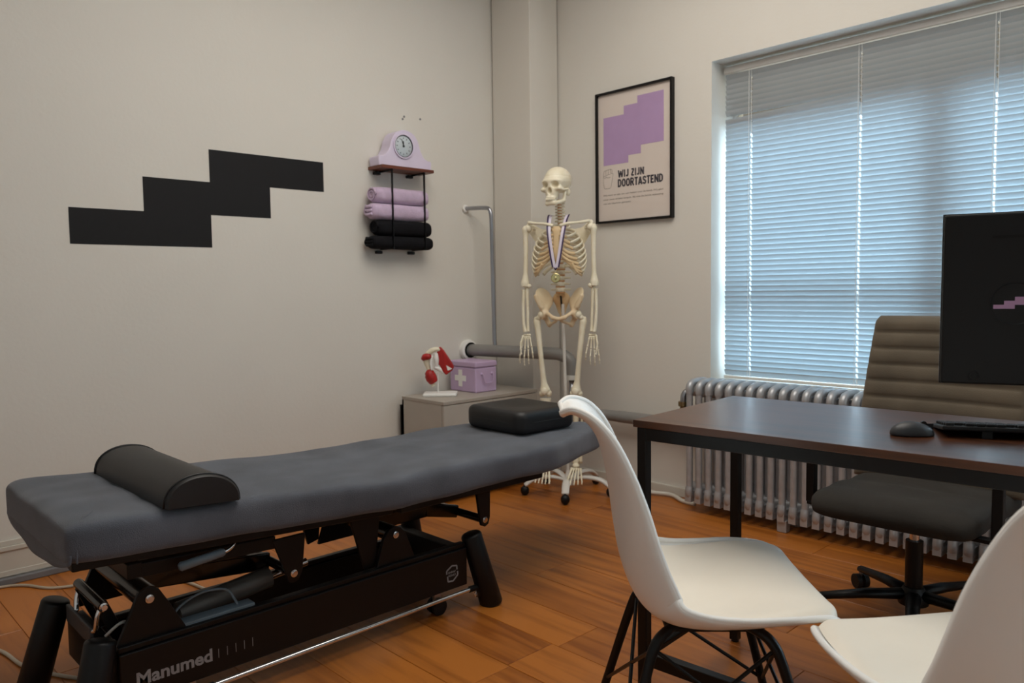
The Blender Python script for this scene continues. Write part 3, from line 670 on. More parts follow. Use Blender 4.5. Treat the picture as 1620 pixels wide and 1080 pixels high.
for s in (-1, 1):
    MB().tube(catmull([(s * .018, -.085, 1.398), (s * .06, -.085, 1.408), (s * .11, -.045, 1.415), (s * .158, -.012, 1.424)], 5), [.0095, .0075, .007, .009], 8).build('collarbone', M_bone, sk, smooth=True)
    sp_ = MB(); tri = [(.062, 1.39), (.155, 1.40), (.165, 1.375), (.145, 1.345), (.088, 1.255), (.072, 1.30)]
    sp_.prism(tri, lambda a, b: Vector((s * a, .075 - a * .35 + .02, b)), lambda a, b: Vector((s * a, .081 - a * .35 + .02, b)))
    sp_.tube([(s * .075, .085, 1.375), (s * .125, .062, 1.398), (s * .165, .02, 1.424)], [.005, .008, .011], 8).tube([(s * .135, .035, 1.39), (s * .138, -.005, 1.394)], [.008, .006], 8)
    sp_.build('shoulder_blade', M_bone, sk, smooth='auto')
    H = MB().tube(catmull([(s * .178, .006, 1.398), (s * .186, .004, 1.385), (s * .188, .002, 1.35), (s * .188, 0, 1.25), (s * .190, -.002, 1.16), (s * .192, -.004, 1.115), (s * .192, -.006, 1.092)], 5), [.020, .0215, .0135, .0115, .0125, .022, .020], 12)
    H.ell((s * .172, .0, 1.395), .021, 12, 8).ell((s * .172, -.006, 1.096), (.014, .013, .012), 10, 8)
    H.build('upper_arm_bone', M_bone, sk, smooth=True).location.x = -s * .011
    MB().tube(catmull([(s * .186, .006, 1.10), (s * .184, .0, 1.075), (s * .180, -.006, .99), (s * .178, -.014, .90), (s * .176, -.018, .858)], 5), [.011, .011, .0075, .007, .009], 9).build('ulna', M_bone, sk, smooth=True).location.x = -s * .011
    MB().tube(catmull([(s * .202, -.006, 1.078), (s * .200, -.008, 1.06), (s * .202, -.014, .98), (s * .198, -.024, .90), (s * .190, -.026, .856)], 5), [.011, .008, .0075, .008, .012], 9).build('radius', M_bone, sk, smooth=True).location.x = -s * .011
    hb = MB()
    for q in range(8): hb.ell((s * (.168 + .0095 * (q % 4)), -.022 - .003 * (q // 4), .842 - .012 * (q // 4)), (.0065, .006, .0065), 8, 6)
    for q in range(4):
        x = .166 + q * .0115; spread = (q - 1.5) * .012; ln = [.8, .95, 1.0, .92][q]
        p0 = Vector((s * x, -.026, .828)); p1 = Vector((s * (x + spread * .55), -.032, .828 - .062 * ln)); p2 = Vector((s * (x + spread * .9), -.042, p1.z - .04 * ln)); p3 = Vector((s * (x + spread), -.040, p2.z - .024 * ln)); p4 = Vector((s * (x + spread), -.033, p3.z - .018 * ln))
        for a, b, r_ in ((p0, p1, .0046), (p1, p2, .0042), (p2, p3, .0037), (p3, p4, .0031)):
            g = (b - a) * .04; hb.tube(catmull([a + g, a * .7 + b * .3, a * .3 + b * .7, b - g], 2), [r_ * 1.3, r_ * .8, r_ * .8, r_ * 1.25], 7)
    p0 = Vector((s * .202, -.03, .838)); p1 = Vector((s * .210, -.052, .80)); p2 = Vector((s * .208, -.065, .768)); p3 = Vector((s * .203, -.07, .744))
    for a, b, r_ in ((p0, p1, .005), (p1, p2, .0044), (p2, p3, .0036)): hb.tube(catmull([a, a * .7 + b * .3, a * .3 + b * .7, b], 2), [r_ * 1.3, r_ * .85, r_ * .85, r_ * 1.2], 7)
    hb.build('hand', M_bone, sk, smooth=True).location.x = -s * .011
# pelvis
def pel(X, Y, Z):
    aX = np.abs(X)
    def rotm(ry, rz):
        a, b = math.radians(ry), math.radians(rz)
        Ry = np.array([[math.cos(a), 0, math.sin(a)], [0, 1, 0], [-math.sin(a), 0, math.cos(a)]]); Rz = np.array([[math.cos(b), -math.sin(b), 0], [math.sin(b), math.cos(b), 0], [0, 0, 1]]); return Rz @ Ry
    d = sE(aX, Y, Z, (.087, .018, 1.037), (.0085, .056, .056), rotm(26, 38))
    d = smin(d, sC(aX, Y, Z, (.118, -.038, 1.045), (.096, -.02, .985), .008, .012), .014)
    d = smin(d, sC(aX, Y, Z, (.062, .052, 1.02), (.074, .005, .975), .013), .016)
    d = smin(d, sE(aX, Y, Z, (.086, -.004, .948), (.026, .028, .028)), .012)
    d = smin(d, sC(aX, Y, Z, (.072, -.012, .962), (.030, -.050, .932), .0095), .01)
    d = smin(d, sC(aX, Y, Z, (.030, -.050, .932), (.0, -.056, .926), .010), .008)
    d = smin(d, sC(aX, Y, Z, (.082, .01, .94), (.058, .018, .892), .013), .012)
    d = smin(d, sC(aX, Y, Z, (.058, .018, .892), (.012, -.042, .915), .0075), .008)
    d = smax(d, -sE(aX, Y, Z, (.103, -.02, .946), (.02, .02, .02)), .004)
    return d
snet(pel, (-.15, -.09, .86), (.15, .1, 1.11), .0042).build('pelvis', M_bone_d if False else mat('pelvis_plastic', 'dcc19c', .45, var=.05, col2='e8d6b4'), sk, smooth=True)
def sac(X, Y, Z):
    d = sE(X, Y, Z, (0, .06, 1.03), (.045, .018, .035)); d = smin(d, sE(X, Y, Z, (0, .07, .98), (.026, .012, .04)), .02); d = smin(d, sE(X, Y, Z, (0, .042, 1.052), (.024, .02, .012)), .01)
    return smin(d, sC(X, Y, Z, (0, .074, .95), (0, .055, .915), .008, .004), .01)
snet(sac, (-.06, .0, .9), (.06, .1, 1.08), .005).build('sacrum', mat('sacrum_plastic', 'd8ab78', .45, var=.06, col2='e6cfa6'), sk, smooth=True)
for s in (-1, 1):
    Fm = MB().tube(catmull([(s * .122, .004, .935), (s * .121, .002, .91), (s * .115, -.002, .86), (s * .100, -.010, .72), (s * .088, -.006, .60), (s * .082, -.004, .556), (s * .081, -.002, .530)], 6), [.012, .019, .0155, .013, .015, .027, .026], 14)
    Fm.tube([(s * .094, -.006, .945), (s * .122, 0, .92)], [.015, .014], 10).ell((s * .094, -.006, .946), .0215, 12, 8).ell((s * .063, .004, .533), (.016, .026, .019), 12, 8).ell((s * .099, .004, .533), (.016, .026, .019), 12, 8)
    Fm.build('thigh_bone', M_bone, sk, smooth=True)
    MB().ell((s * .081, -.036, .548), (.018, .009, .02), 12, 8).build('kneecap', M_bone, sk, smooth=True)
    MB().tube(catmull([(s * .080, .0, .508), (s * .080, -.002, .488), (s * .080, -.006, .44), (s * .079, 0, .33), (s * .078, .004, .23), (s * .076, .006, .185), (s * .076, .006, .168)], 5), [.030, .028, .0155, .012, .0115, .018, .016], 12).build('shin_bone', M_bone, sk, smooth=True)
    MB().tube(catmull([(s * .106, .016, .478), (s * .108, .018, .40), (s * .104, .016, .29), (s * .100, .014, .165)], 5), [.009, .006, .006, .010], 8).build('fibula', M_bone, sk, smooth=True)
    ft = MB().ell((s * .078, .024, .150), (.018, .030, .019), 10, 8).ell((s * .079, -.012, .157), (.019, .022, .014), 10, 8)
    for q in range(5):
        x = .06 + q * .0115; sp2 = (q - 2) * .005; ln = [1, 1.08, 1.02, .94, .84][q]
        p0 = Vector((s * x, -.03, .145)); p1 = Vector((s * (x + sp2), -.03 - .058 * ln, .110)); p2 = Vector((s * (x + sp2 * 1.4), -.03 - .080 * ln, .094)); p3 = Vector((s * (x + sp2 * 1.5), -.03 - .095 * ln, .083))
        for a, b, r_ in ((p0, p1, .0055 if q else .0075), (p1, p2, .0046 if q else .006), (p2, p3, .004 if q else .0055)): ft.tube(catmull([a, a * .7 + b * .3, a * .3 + b * .7, b], 2), [r_ * 1.25, r_ * .75, r_ * .75, r_ * 1.2], 7)
    ft.build('foot', M_bone, sk, smooth=True)
MB().cyl((.032, .034, .07), (.01, .036, 1.0), .0085, 12).build('stand_pole', M_whitemetal, sk)
MB().tube([(.014, .036, .86), (.008, .036, .95), (0, .034, 1.05)], .005, 8).build('hanger_hook', M_black, sk)
MB().lathe([(0, .045), (.034, .045), (.034, .07), (.018, .085), (.012, .12), (0, .12)], Matrix.Translation((.032, .034, 0)), 18).build('stand_hub', M_whitemetal, sk, smooth='auto')
RM = Matrix.Rotation(-math.radians(34), 4, 'Z')
for q in range(5):
    a = math.radians(-52 - 34) + q * 2 * PI / 5; Rr = .235
    d = Vector((math.cos(a), math.sin(a), 0)); c0 = Vector((.032, .034, 0)); e = c0 + d * Rr
    MB().tube(catmull([c0 + Vector((0, 0, .062)), c0 + d * .09 + Vector((0, 0, .090)), c0 + d * .18 + Vector((0, 0, .085)), e + Vector((0, 0, .052))], 5), [.014, .017, .019, .017], 12, flat=(.62, 1.1)).build('stand_leg', M_whitemetal, sk, smooth=True)
    MB().ell(e + Vector((0, 0, .0265)), (.023, .023, .026), 16, 10).cyl(e + Vector((0, 0, .03)), e + Vector((0, 0, .056)), .006, 8).build('caster', M_blackplastic, sk, smooth=True)

# medal
md_ = thing('medal', 'pale gold medal on a purple and white ribbon around the skeleton neck', 'medal', (SKX, SKY, 1.12), math.radians(34), world=False)
def strip(pts, w, inset):
    G = []
    for p, n in pts: G.append([Vector(p) + Vector(n) * (inset - w / 2), Vector(p) + Vector(n) * (inset + w / 2)])
    return G
for s in (-1, 1):
    cen = catmull([(s * .036, .045, 1.46 - 1.12), (s * .044, .0, 1.458 - 1.12), (s * .040, -.06, 1.425 - 1.12), (s * .034, -.112, 1.36 - 1.12), (s * .018, -.128, 1.25 - 1.12), (s * .006, -.130, 1.185 - 1.12)], 5)
    nn = Vector((s, 0, .22)).normalized()
    MB().grid(strip([(c, nn) for c in cen], .0135, -.002)).build('ribbon', M_ribbon, md_, solid=.0012)
    MB().grid(strip([(c + Vector((0, -.0006, 0)), nn) for c in cen], .0085, .0088)).build('ribbon_edge', M_purple, md_, solid=.0012)
MB().tube(catmull([(.006, -.131, .066), (0, -.131, .056), (-.006, -.131, .066)], 4), .0035, 6).build('ribbon_tip', M_purple, md_, smooth=True)
MB().tube([(.008 * math.cos(a), -.131, .047 + .008 * math.sin(a)) for a in np.linspace(0, 2 * PI, 17)[:-1]], .0012, 6, closed=True).build('ring', M_gold, md_, smooth=True)
dk = MB().lathe([(0, -.002), (.022, -.002), (.024, 0), (.024, .002), (.021, .003), (.020, .002), (0, .0024)], Matrix.Translation((0, -.131, .014)) @ Matrix.Rotation(PI / 2, 4, 'X'), 28)
dk.build('disc', M_gold, md_, smooth='auto')
MB().ell((0, -.134, .013), (.006, .002, .009), 10, 6).build('relief', M_gold, md_, smooth=True)

# ================================================================== TREATMENT TABLE
tb = thing('treatment_table', 'black hydraulic treatment table with grey terry cover along the left wall', 'treatment table', (1.2, -2.1, 0))
XC = 1.20
def ztop(y): return .52 if y > -2.0 else .52 + (-2.0 - y) * .0625 + (0.004 * math.exp(-((y + 2.05) / .08) ** 2) * -1)
def hwid(y): return .305 if y < -1.32 else .305 - (y + 1.32) / .43 * .145
ysl = [-2.919, -2.917, -2.907, -2.885] + list(np.linspace(-2.84, -1.36, 40)) + [-1.33, -1.30, -1.25] + list(np.linspace(-1.2, -.95, 8)) + [-.92, -.90, -.892, -.89]
G = []
for i, y in enumerate(ysl):
    e = {0: .035, 1: .02, 2: .008}.get(i, {len(ysl) - 1: .035, len(ysl) - 2: .02, len(ysl) - 3: .008}.get(i, 0))
    h = hwid(y) - e * .6; z1 = ztop(y) - e * .8; z0 = ztop(y) - .097 + (e * .3 if i > 5 else 0)
    row = []
    prof_ = [(-1, 0, 0), (-1, .35, 0), (-1, .72, 0), (-.985, .88, 0), (-.95, .965, 0), (-.9, .995, 0)] + [(t_, 1, 0) for t_ in np.linspace(-.8, .8, 17)] + [(.9, .995, 0), (.95, .965, 0), (.985, .88, 0), (1, .72, 0), (1, .35, 0), (1, 0, 0)] + [(t_, -.02, 0) for t_ in np.linspace(.9, -.9, 7)]
    for (a, b, _) in prof_:
        wv = .0035 * math.sin(7 * y + 5 * a) * math.sin(11 * a + 3 * y) + .002 * math.sin(23 * y + 9 * a)
        sd = .0025 * math.sin(9 * y + 2 * b) + .0015 * math.sin(21 * y)
        hem = -.003 * math.sin(13 * y) - .002 * math.sin(31 * y + a)
        row.append(Vector((XC + a * h + (sd * (1 if a > 0 else -1) if abs(a) > .93 else 0), y, z0 + (z1 - z0) * b + (wv * min(1, b) if b > .9 else 0) + (hem if b <= 0.01 and abs(a) > .95 else 0))))
    G.append(row)
MB().grid(G, wrapv=True, capu=True).build('terry_cover', M_terry, tb, smooth=True, sub=1)
# loose hem hanging at the foot end, corner pleat
G = []
for t_ in np.linspace(0, 1, 25):
    x = XC - .30 + .60 * t_; sag = .045 * math.sin(PI * t_) ** .7
    G.append([Vector((x, -2.913 - .002 * math.sin(17 * t_) - .002 * q, ztop(-2.915) - .075 - q * (.020 + sag))) for q in np.linspace(0, 1, 6)])
MB().grid(G).build('hanging_hem', M_terry, tb, smooth=True, solid=.004)
MB().tube(catmull([(1.40, -2.835, .570), (1.45, -2.865, .571), (1.482, -2.888, .563), (1.496, -2.896, .545), (1.501, -2.898, .51), (1.502, -2.898, .482)], 5), [.002, .005, .004, .003, .003, .002], 8, flat=(.7, 1)).build('corner_seam', M_terry, tb, smooth=True)
# upper frames
zu = .410
def fbar(name, pts, w, h, m=M_black):
    o = MB()
    for a, b in zip(pts[:-1], pts[1:]): o.bar(a, b, w, h)
    return o.build(name, m, tb, bevel=.003)
for x in (1.45, .95):
    fbar('top_frame_rail', [(x, -1.99, zu), (x, -1.36, zu)], .03, .028)
    fbar('foot_frame_rail', [(x, -2.90, .466), (x, -2.02, .414)], .03, .026)
for y, z in ((-1.38, zu), (-1.97, zu), (-2.05, .412), (-2.88, .462)): fbar('cross_rail', [(.95, y, z), (1.45, y, z)], .03, .03)
fbar('foot_support', [(1.40, -2.74, .402), (1.40, -2.38, .388)], .03, .036)
MB().box(1.0, -2.77, .388, 1.42, -2.735, .425).build('foot_cross_plate', M_black, tb, bevel=.002)
NX, FX = 1.42, 1.075        # near and far side of the base
def plate(name, x, pts, th=.012, m=M_black):
    return MB().prism(pts, lambda a, b: Vector((x - th / 2, a, b)), lambda a, b: Vector((x + th / 2, a, b))).build(name, m, tb, bevel=.002)
def bolt(x, y, z):
    MB().lathe([(0, 0), (.011, 0), (.011, .003), (.007, .004), (.007, .008), (0, .008)], Matrix.Translation((x, y, z)) @ Matrix.Rotation(PI / 2, 4, 'Y'), 12).build('bolt', M_chrome, tb, smooth='auto')
for x in (NX, FX):
    s = 1 if x == NX else -1
    # base rail: beam with a step along its top
    rh = 0 if s > 0 else -.05
    rail = MB().box(x - .02, -2.80, .085, x + .012, -1.70, .212 + rh).box(x - .02, -2.80, .212 + rh, x + .004, -1.70, .228 + rh).build('base_rail', M_black, tb, bevel=.003)
    plate('base_bracket', x - .014, [(-2.80, .225), (-2.63, .225), (-2.675, .31), (-2.695, .345), (-2.72, .357), (-2.745, .345), (-2.76, .31)], .014)
    plate('base_bracket', x - .014, [(-2.05, .222), (-1.90, .222), (-1.935, .31), (-1.955, .335), (-1.978, .343), (-2.0, .335), (-2.02, .31)], .014)
    plate('hanging_bracket', x - .008, [(-2.39, .395), (-2.29, .395), (-2.302, .29), (-2.315, .265), (-2.33, .260), (-2.345, .265), (-2.352, .29)], .012)
    plate('hanging_bracket', x - .008, [(-1.64, .395), (-1.575, .395), (-1.578, .29), (-1.586, .265), (-1.602, .258), (-1.618, .265), (-1.624, .29)], .012)
    plate('frame_web', x - .03, [(-2.13, .40), (-2.02, .40), (-2.04, .235), (-2.08, .225)], .012)
    xa = 1.262 if s > 0 else 1.115
    MB().bar((xa, -2.72, .327), (xa, -2.329, .287), .022, .05).build('lift_arm', M_blackgloss, tb, bevel=.004)
    MB().bar((xa, -2.00, .318), (xa, -1.74, .318), .022, .05).bar((xa, -1.75, .318), (xa, -1.602, .283), .022, .045).build('lift_arm', M_blackgloss, tb, bevel=.004)
    for y, z in ((-2.72, .327), (-1.978, .317), (-2.329, .287), (-1.602, .283)):
        if s > 0: bolt(x - .004, y, z)
MB().cyl((FX, -2.72, .327), (NX - .01, -2.72, .327), .030, 20).build('pivot_tube', M_blackgloss, tb, smooth='auto')
MB().cyl((FX, -1.978, .317), (NX - .01, -1.978, .317), .026, 20).build('pivot_tube', M_blackgloss, tb, smooth='auto')
MB().cyl((FX, -2.329, .287), (NX - .01, -2.329, .287), .014, 14).build('pivot_tube', M_blackgloss, tb, smooth='auto')
MB().cyl((FX, -1.602, .283), (NX - .01, -1.602, .283), .014, 14).build('pivot_tube', M_blackgloss, tb, smooth='auto')
G = [[Vector((x, y, z)) for x in (1.105, 1.272)] for y, z in ((-2.72, .357), (-2.60, .345), (-2.45, .327), (-2.36, .312))]
MB().grid(G).build('arm_plate', M_blackgloss, tb, solid=.008)
G = [[Vector((x, y, z)) for x in (1.105, 1.272)] for y, z in ((-1.99, .346), (-1.74, .346), (-1.70, .335), (-1.62, .308))]
MB().grid(G).build('arm_plate', M_blackgloss, tb, solid=.008)
for (t0, b0) in (((NX + .002, -1.672, .25), (NX + .035, -1.612, 0)), ((NX + .008, -2.838, .262), (NX + .035, -2.90, 0)), ((FX - .005, -2.845, .262), (FX - .035, -2.915, 0)), ((FX - .005, -1.672, .25), (FX - .035, -1.612, 0))):
    a, b = Vector(t0), Vector(b0); d = (a - b).normalized()
    MB().tube([b, b + d * .004, a - d * .006, a, a + d * .003], [.038, .04, .036, .033, .026], 22).build('leg', M_black, tb, smooth='auto')
for y in (-2.80, -1.72): MB().box(FX - .01, y - .02, .10, NX - .01, y + .02, .215).build('base_cross_beam', M_black, tb, bevel=.003)
MB().cyl((NX + .022, -2.585, .062), (NX + .022, -1.675, .069), .0075, 12).build('chrome_foot_bar', M_chrome, tb, smooth='auto')
MB().cyl((NX + .022, -2.66, .0615), (NX + .022, -2.58, .062), .0105, 12).build('bar_socket', M_black, tb, smooth='auto')
MB().cyl((NX + .022, -1.70, .069), (NX + .022, -1.655, .069), .0105, 12).build('bar_socket', M_black, tb, smooth='auto')
bolt(NX + .02, -1.668, .045)
for y in (-1.80, -2.62):
    c = Vector((NX - .03, y, .028))
    MB().cyl(c + Vector((-.02, 0, 0)), c + Vector((-.008, 0, 0)), .028, 18).cyl(c + Vector((.008, 0, 0)), c + Vector((.02, 0, 0)), .028, 18).build('caster_wheel', M_blackplastic, tb, smooth='auto')
    MB().box(c.x - .007, y - .014, .02, c.x + .007, y + .014, .09).build('caster_fork', M_steel, tb, bevel=.003)
# lettering, tick marks, hexagon mark on the near base rail
TM = Matrix(((0, 0, 1, NX + .0125), (1, 0, 0, 0), (0, 1, 0, 0), (0, 0, 0, 1)))
tx = MB(); tx.add(*text_mb('Manumed', .188, .0345, Matrix.Translation((0, -2.764, .123)) @ TM, .03)); tx.build('lettering', M_printgrey, tb)
tx = MB()
for i in range(5):
    y = -2.560 + i * .0235; tx.box(NX + .0125, y, .126, NX + .0132, y + .0014, .150)
tk_ = tx.build('tick_marks', M_printgrey, tb)
hx = MB(); C0 = Vector((NX + .0128, -1.766, .140))
def hpt(a, b): return C0 + Vector((0, a, b))
up_ = [(-.023, .002), (-.023, .013), (-.0, .026), (.020, .022), (.021, .008)]
lo_ = [(.023, .002), (.024, -.010), (.004, -.026), (-.018, -.024), (-.020, -.006)]
for pl in (up_, lo_):
    for a, b in zip(pl[:-1], pl[1:]): hx.bar(hpt(*a), hpt(*b), .0008, .0048, (0, 0, 1) if abs(a[0] - b[0]) > abs(a[1] - b[1]) else (0, 1, 0))
hx.add(*text_mb('ENRAF', .031, .0072, Matrix.Translation((.0, -1.782, .1415)) @ TM, .02)); hx.add(*text_mb('NONIUS', .031, .0072, Matrix.Translation((.0, -1.782, .1305)) @ TM, .02))
hx.build('hexagon_mark', M_printgrey, tb)
# actuator, tray, lever, stirrup, cable
MB().cyl((1.325, -2.62, .232), (1.325, -2.36, .262), .030, 20).build('actuator', M_greycyl, tb, smooth='auto')
MB().cyl((1.325, -2.37, .261), (1.325, -2.24, .275), .012, 14).build('actuator_rod', M_chrome, tb, smooth='auto')
MB().box(NX - .05, -2.665, .226, NX - .008, -2.445, .236).build('grey_tray', M_bluegrey, tb, bevel=.002, label='blue grey plastic tray on the base rail')
MB().tube(catmull([(1.375, -2.66, .235), (1.37, -2.63, .268), (1.37, -2.57, .288), (1.375, -2.51, .280), (1.385, -2.49, .25), (1.39, -2.485, .234)], 5), .0035, 8).build('hose', M_bluegrey, tb, smooth=True)
MB().tube(catmull([(1.43, -2.50, .445), (1.45, -2.515, .425), (1.455, -2.53, .415), (1.455, -2.545, .411)], 4), .0055, 8).build('lever_rod', M_chrome, tb, smooth=True)
MB().tube([(1.455, -2.543, .4115), (1.455, -2.55, .411), (1.455, -2.655, .401), (1.455, -2.66, .40)], [.008, .011, .012, .008], 14).build('lever_grip', M_bluegrey, tb, smooth=True)
st_ = MB().tube(catmull([(1.165, -2.808, .315), (1.165, -2.818, .29), (1.175, -2.823, .262), (1.195, -2.828, .25), (1.315, -2.828, .25), (1.335, -2.823, .258), (1.340, -2.818, .29), (1.340, -2.808, .312)], 5), .0065, 10)
st_.build('stirrup', M_chrome, tb, smooth=True)
MB().cyl((1.145, -2.808, .318), (1.355, -2.808, .314), .013, 14).build('stirrup_bar', M_blackgloss, tb, smooth='auto')
bolt(1.355, -2.808, .314)
for x in (1.13, 1.29): MB().bar((x + .035, -2.808, .316), (x + .035, -2.76, .20), .014, .03).build('stirrup_arm', M_black, tb, bevel=.002)
MB().box(1.12, -2.835, .215, 1.33, -2.825, .262).build('control_box', mat('dark_grey_box', '3a3a3c', .5), tb, bevel=.003)
MB().tube(catmull([(1.33, -2.80, .23), (1.35, -2.77, .26), (1.34, -2.74, .25), (1.36, -2.70, .235)], 5), .004, 6).build('loose_wire', M_whitemetal, tb, smooth=True)

bo = thing('half_round_bolster', 'black leatherette half round bolster at the left end of the treatment table', 'bolster', (1.23, -2.61, .553))
tilt = math.radians(-3.6)
def bol(x, a, rr=1.): 
    yy = .094 * math.cos(a) * rr; zz = .075 * math.sin(a) ** .85 * rr
    return Vector((x, -2.612 + yy * math.cos(tilt), .5605 + zz + yy * math.sin(tilt)))
G = []
for x, rr in [(.955, .93), (.96, .985), (.972, 1.0)] + [(x_, 1.0) for x_ in np.linspace(1.0, 1.47, 8)] + [(1.496, 1.0), (1.508, .985), (1.513, .93)]:
    G.append([bol(x, a, rr) for a in np.linspace(0, PI, 22)] + [bol(x, PI, rr) * (1 - t_) + bol(x, 0, rr) * t_ for t_ in (.25, .5, .75)])
MB().grid(G, wrapv=True, capu=True).build('pad', M_leather, bo, smooth='auto')
for x in (.969, 1.499): MB().tube([bol(x, a, 1.008) for a in np.linspace(0, PI, 24)], .0028, 6).build('piping', M_leather, bo, smooth=True)

def pil(X, Y, Z):
    a = .170; b = .156; r = .045
    qx = np.abs(X) - a + r; qy = np.abs(Y) - b + r; 
    dxy = np.sqrt(np.maximum(qx, 0) ** 2 + np.maximum(qy, 0) ** 2) + np.minimum(np.maximum(qx, qy), 0) - r
    zc = .046; hz = .046 - .010 * np.exp(-((X / .09) ** 2 + (Y / .09) ** 2)) * (Z > zc)
    dz = np.abs(Z - zc) - hz; k = .026
    e1 = dxy + k; e2 = dz + k
    return np.sqrt(np.maximum(e1, 0) ** 2 + np.maximum(e2, 0) ** 2) + np.minimum(np.maximum(e1, e2), 0) - k
pi_ = thing('face_pillow', 'square black leatherette pillow at the right end of the treatment table', 'pillow', (1.162, -1.174, .523), math.radians(-2), world=False)
snet(pil, (-.2, -.19, -.012), (.2, .19, .11), .008).build('pad', M_leather, pi_, smooth=True)
MB().tube([(x, y, .046) for x, y in [(.170 * math.copysign(abs(math.cos(a)) ** .32, math.cos(a)), .156 * math.copysign(abs(math.sin(a)) ** .32, math.sin(a))) for a in np.linspace(0, 2 * PI, 65)[:-1]]], .002, 5, closed=True).build('seam', M_leather, pi_, smooth=True)

# cables and small canister at the left
tag(MB().tube(catmull([(-.0 + .06, -2.87, .005), (.052, -2.784, .005), (.097, -2.722, .006), (.195, -2.662, .005), (.246, -2.57, .006), (.30, -2.45, .005), (.45, -2.30, .005), (.75, -2.25, .005)], 8), .0055, 8).build('floor_cable', M_cable, smooth=True, at=(.3, -2.5, 0)), 'pale cable running from the skirting to under the treatment table', 'cable')
tag(MB().tube(catmull([(.45, -3.0, .005), (.659, -2.909, .006), (.831, -2.879, .006), (1.0, -2.80, .005), (1.12, -2.70, .006), (1.16, -2.60, .05)], 8), .0055, 8).build('floor_cable', M_cable, smooth=True, at=(.9, -2.85, 0)), 'short pale cable on the floor at the far left table leg', 'cable')
cn = thing('white_canister', 'white canister with black lid at the left picture edge', 'canister', (.12, -2.862, 0))
MB().lathe([(0, 0), (.038, 0), (.04, .004), (.04, .165), (0, .165)], Matrix.Translation((.12, -2.862, 0)), 20).build('body', M_whitemetal, cn, smooth='auto')
MB().lathe([(0, .165), (.041, .165), (.041, .182), (.036, .188), (0, .188)], Matrix.Translation((.12, -2.862, 0)), 20).build('lid', M_blackplastic, cn, smooth='auto')

# ================================================================== DESK
DA = math.radians(3.9); DX, DY = 2.217, -1.812
dk_ = thing('desk', 'dark walnut desk with slim black steel frame', 'desk', (DX, DY, 0), DA, world=False)
DL, DW, DT = 1.25, .545, .75
MB().box(0, 0, DT - .018, DL, DW, DT).build('desktop', M_desk, dk_, bevel=.0012)
lg = .026
for x in (.008, DL - .008 - lg):
    for y in (.006, DW - .006 - lg): MB().box(x, y, .006, x + lg, y + lg, DT - .018).build('leg', M_black, dk_, bevel=.002); MB().cyl((x + lg / 2, y + lg / 2, 0), (x + lg / 2, y + lg / 2, .007), .011, 12).build('levelling_foot', M_blackplastic, dk_)
for y in (.006, DW - .006 - lg): MB().box(.008 + lg, y, DT - .050, DL - .008 - lg, y + lg, DT - .018).build('apron', M_black, dk_, bevel=.002)
for x in (.008, DL - .008 - lg): MB().box(x, .006 + lg, DT - .050, x + lg, DW - .006 - lg, DT - .018).build('apron', M_black, dk_, bevel=.002)
for x in (.008, DL - .008 - lg): MB().box(x, .006 + lg, .135, x + lg, DW - .006 - lg, .16).build('side_stretcher', M_black, dk_, bevel=.002)
MB().box(.008 + lg, .006, .12, DL - .008 - lg, .006 + lg, .155).build('front_stretcher', M_black, dk_, bevel=.002)

# mouse, keyboard, paper, monitor
mo = thing('computer_mouse', 'black computer mouse on the desk left of the keyboard', 'mouse', (2.797, -1.575, DT), math.radians(128), world=False)
mo.scale = (.78, .78, .78)
def mou(X, Y, Z):
    d = sE(X, Y, Z, (0, .0, .004), (.034, .057, .033)); d = smin(d, sE(X, Y, Z, (0, .01, .008), (.031, .045, .031)), .01)
    return smax(smax(d, -Z + .0005, .003), np.abs(X) - .0315, .004)
snet(mou, (-.04, -.065, -.004), (.04, .065, .045), .003).build('shell', mat('mouse_plastic', '26272a', .45), mo, smooth=True)
MB().cyl((-.0035, -.028, .032), (.0035, -.028, .032), .009, 16).build('scroll_wheel', M_blackgloss, mo, smooth='auto')
MB().box(-.0008, -.054, .012, .0008, -.02, .034).build('button_gap', M_black, mo)
KR = math.radians(27)
kb = thing('keyboard', 'black computer keyboard behind the monitor', 'keyboard', (2.853, -1.560, DT), KR, world=False)
KM = Matrix.Rotation(math.radians(-7), 4, 'X')
MB().box(0, 0, .016, .44, .135, .026, KM).build('case', M_blackplastic, kb, bevel=.003)
kme = MB().box(-.008, -.008, 0, .008, .008, .006).mesh('key'); kme.materials.append(M_blackplastic)
for r_ in range(6):
    for c_ in range(22):
        if (r_ == 0 and c_ in (1, 6, 11)) or (r_ == 5 and 6 < c_ < 12): continue
        o = finish('key', kme, None, kb, bevel=.0015); o.matrix_basis = KM @ Matrix.Translation((.016 + c_ * .0194, .016 + r_ * .0205, .0262))
for x in (.075, .36): MB().box(x, .004, 0, x + .02, .010, .017).build('foot', M_blackplastic, kb, bevel=.001)
for x in (.03, .39): MB().box(x, .118, 0, x + .02, .130, .004).build('rubber_pad', M_blackplastic, kb)
pa = MB().box(0, 0, 0, .21, .297, .0007, Matrix.Translation((3.005, -1.575, DT + .0003)) @ Matrix.Rotation(math.radians(-30), 4, 'Z'))
tag(pa.build('paper_sheet', M_white, at=(3.03, -1.55, DT)), 'white paper sheet lying on the desk beside the keyboard', 'paper')
MR = math.radians(20)
mn = thing('computer_monitor', 'black computer monitor seen from behind with lilac stepped logo', 'monitor', (2.873, -1.650, DT), MR, world=False)
MTL = Matrix.Translation((0, 0, .128)) @ Matrix.Rotation(math.radians(4.5), 4, 'X')
mw, mh = .54, .338
MB().box(0, .0, 0, mw, .014, mh, MTL).build('rear_shell', M_blackplastic, mn, bevel=.004)
MB().box(-.002, .014, -.002, mw + .002, .026, mh + .002, MTL).build('bezel', M_blackgloss, mn, bevel=.002)
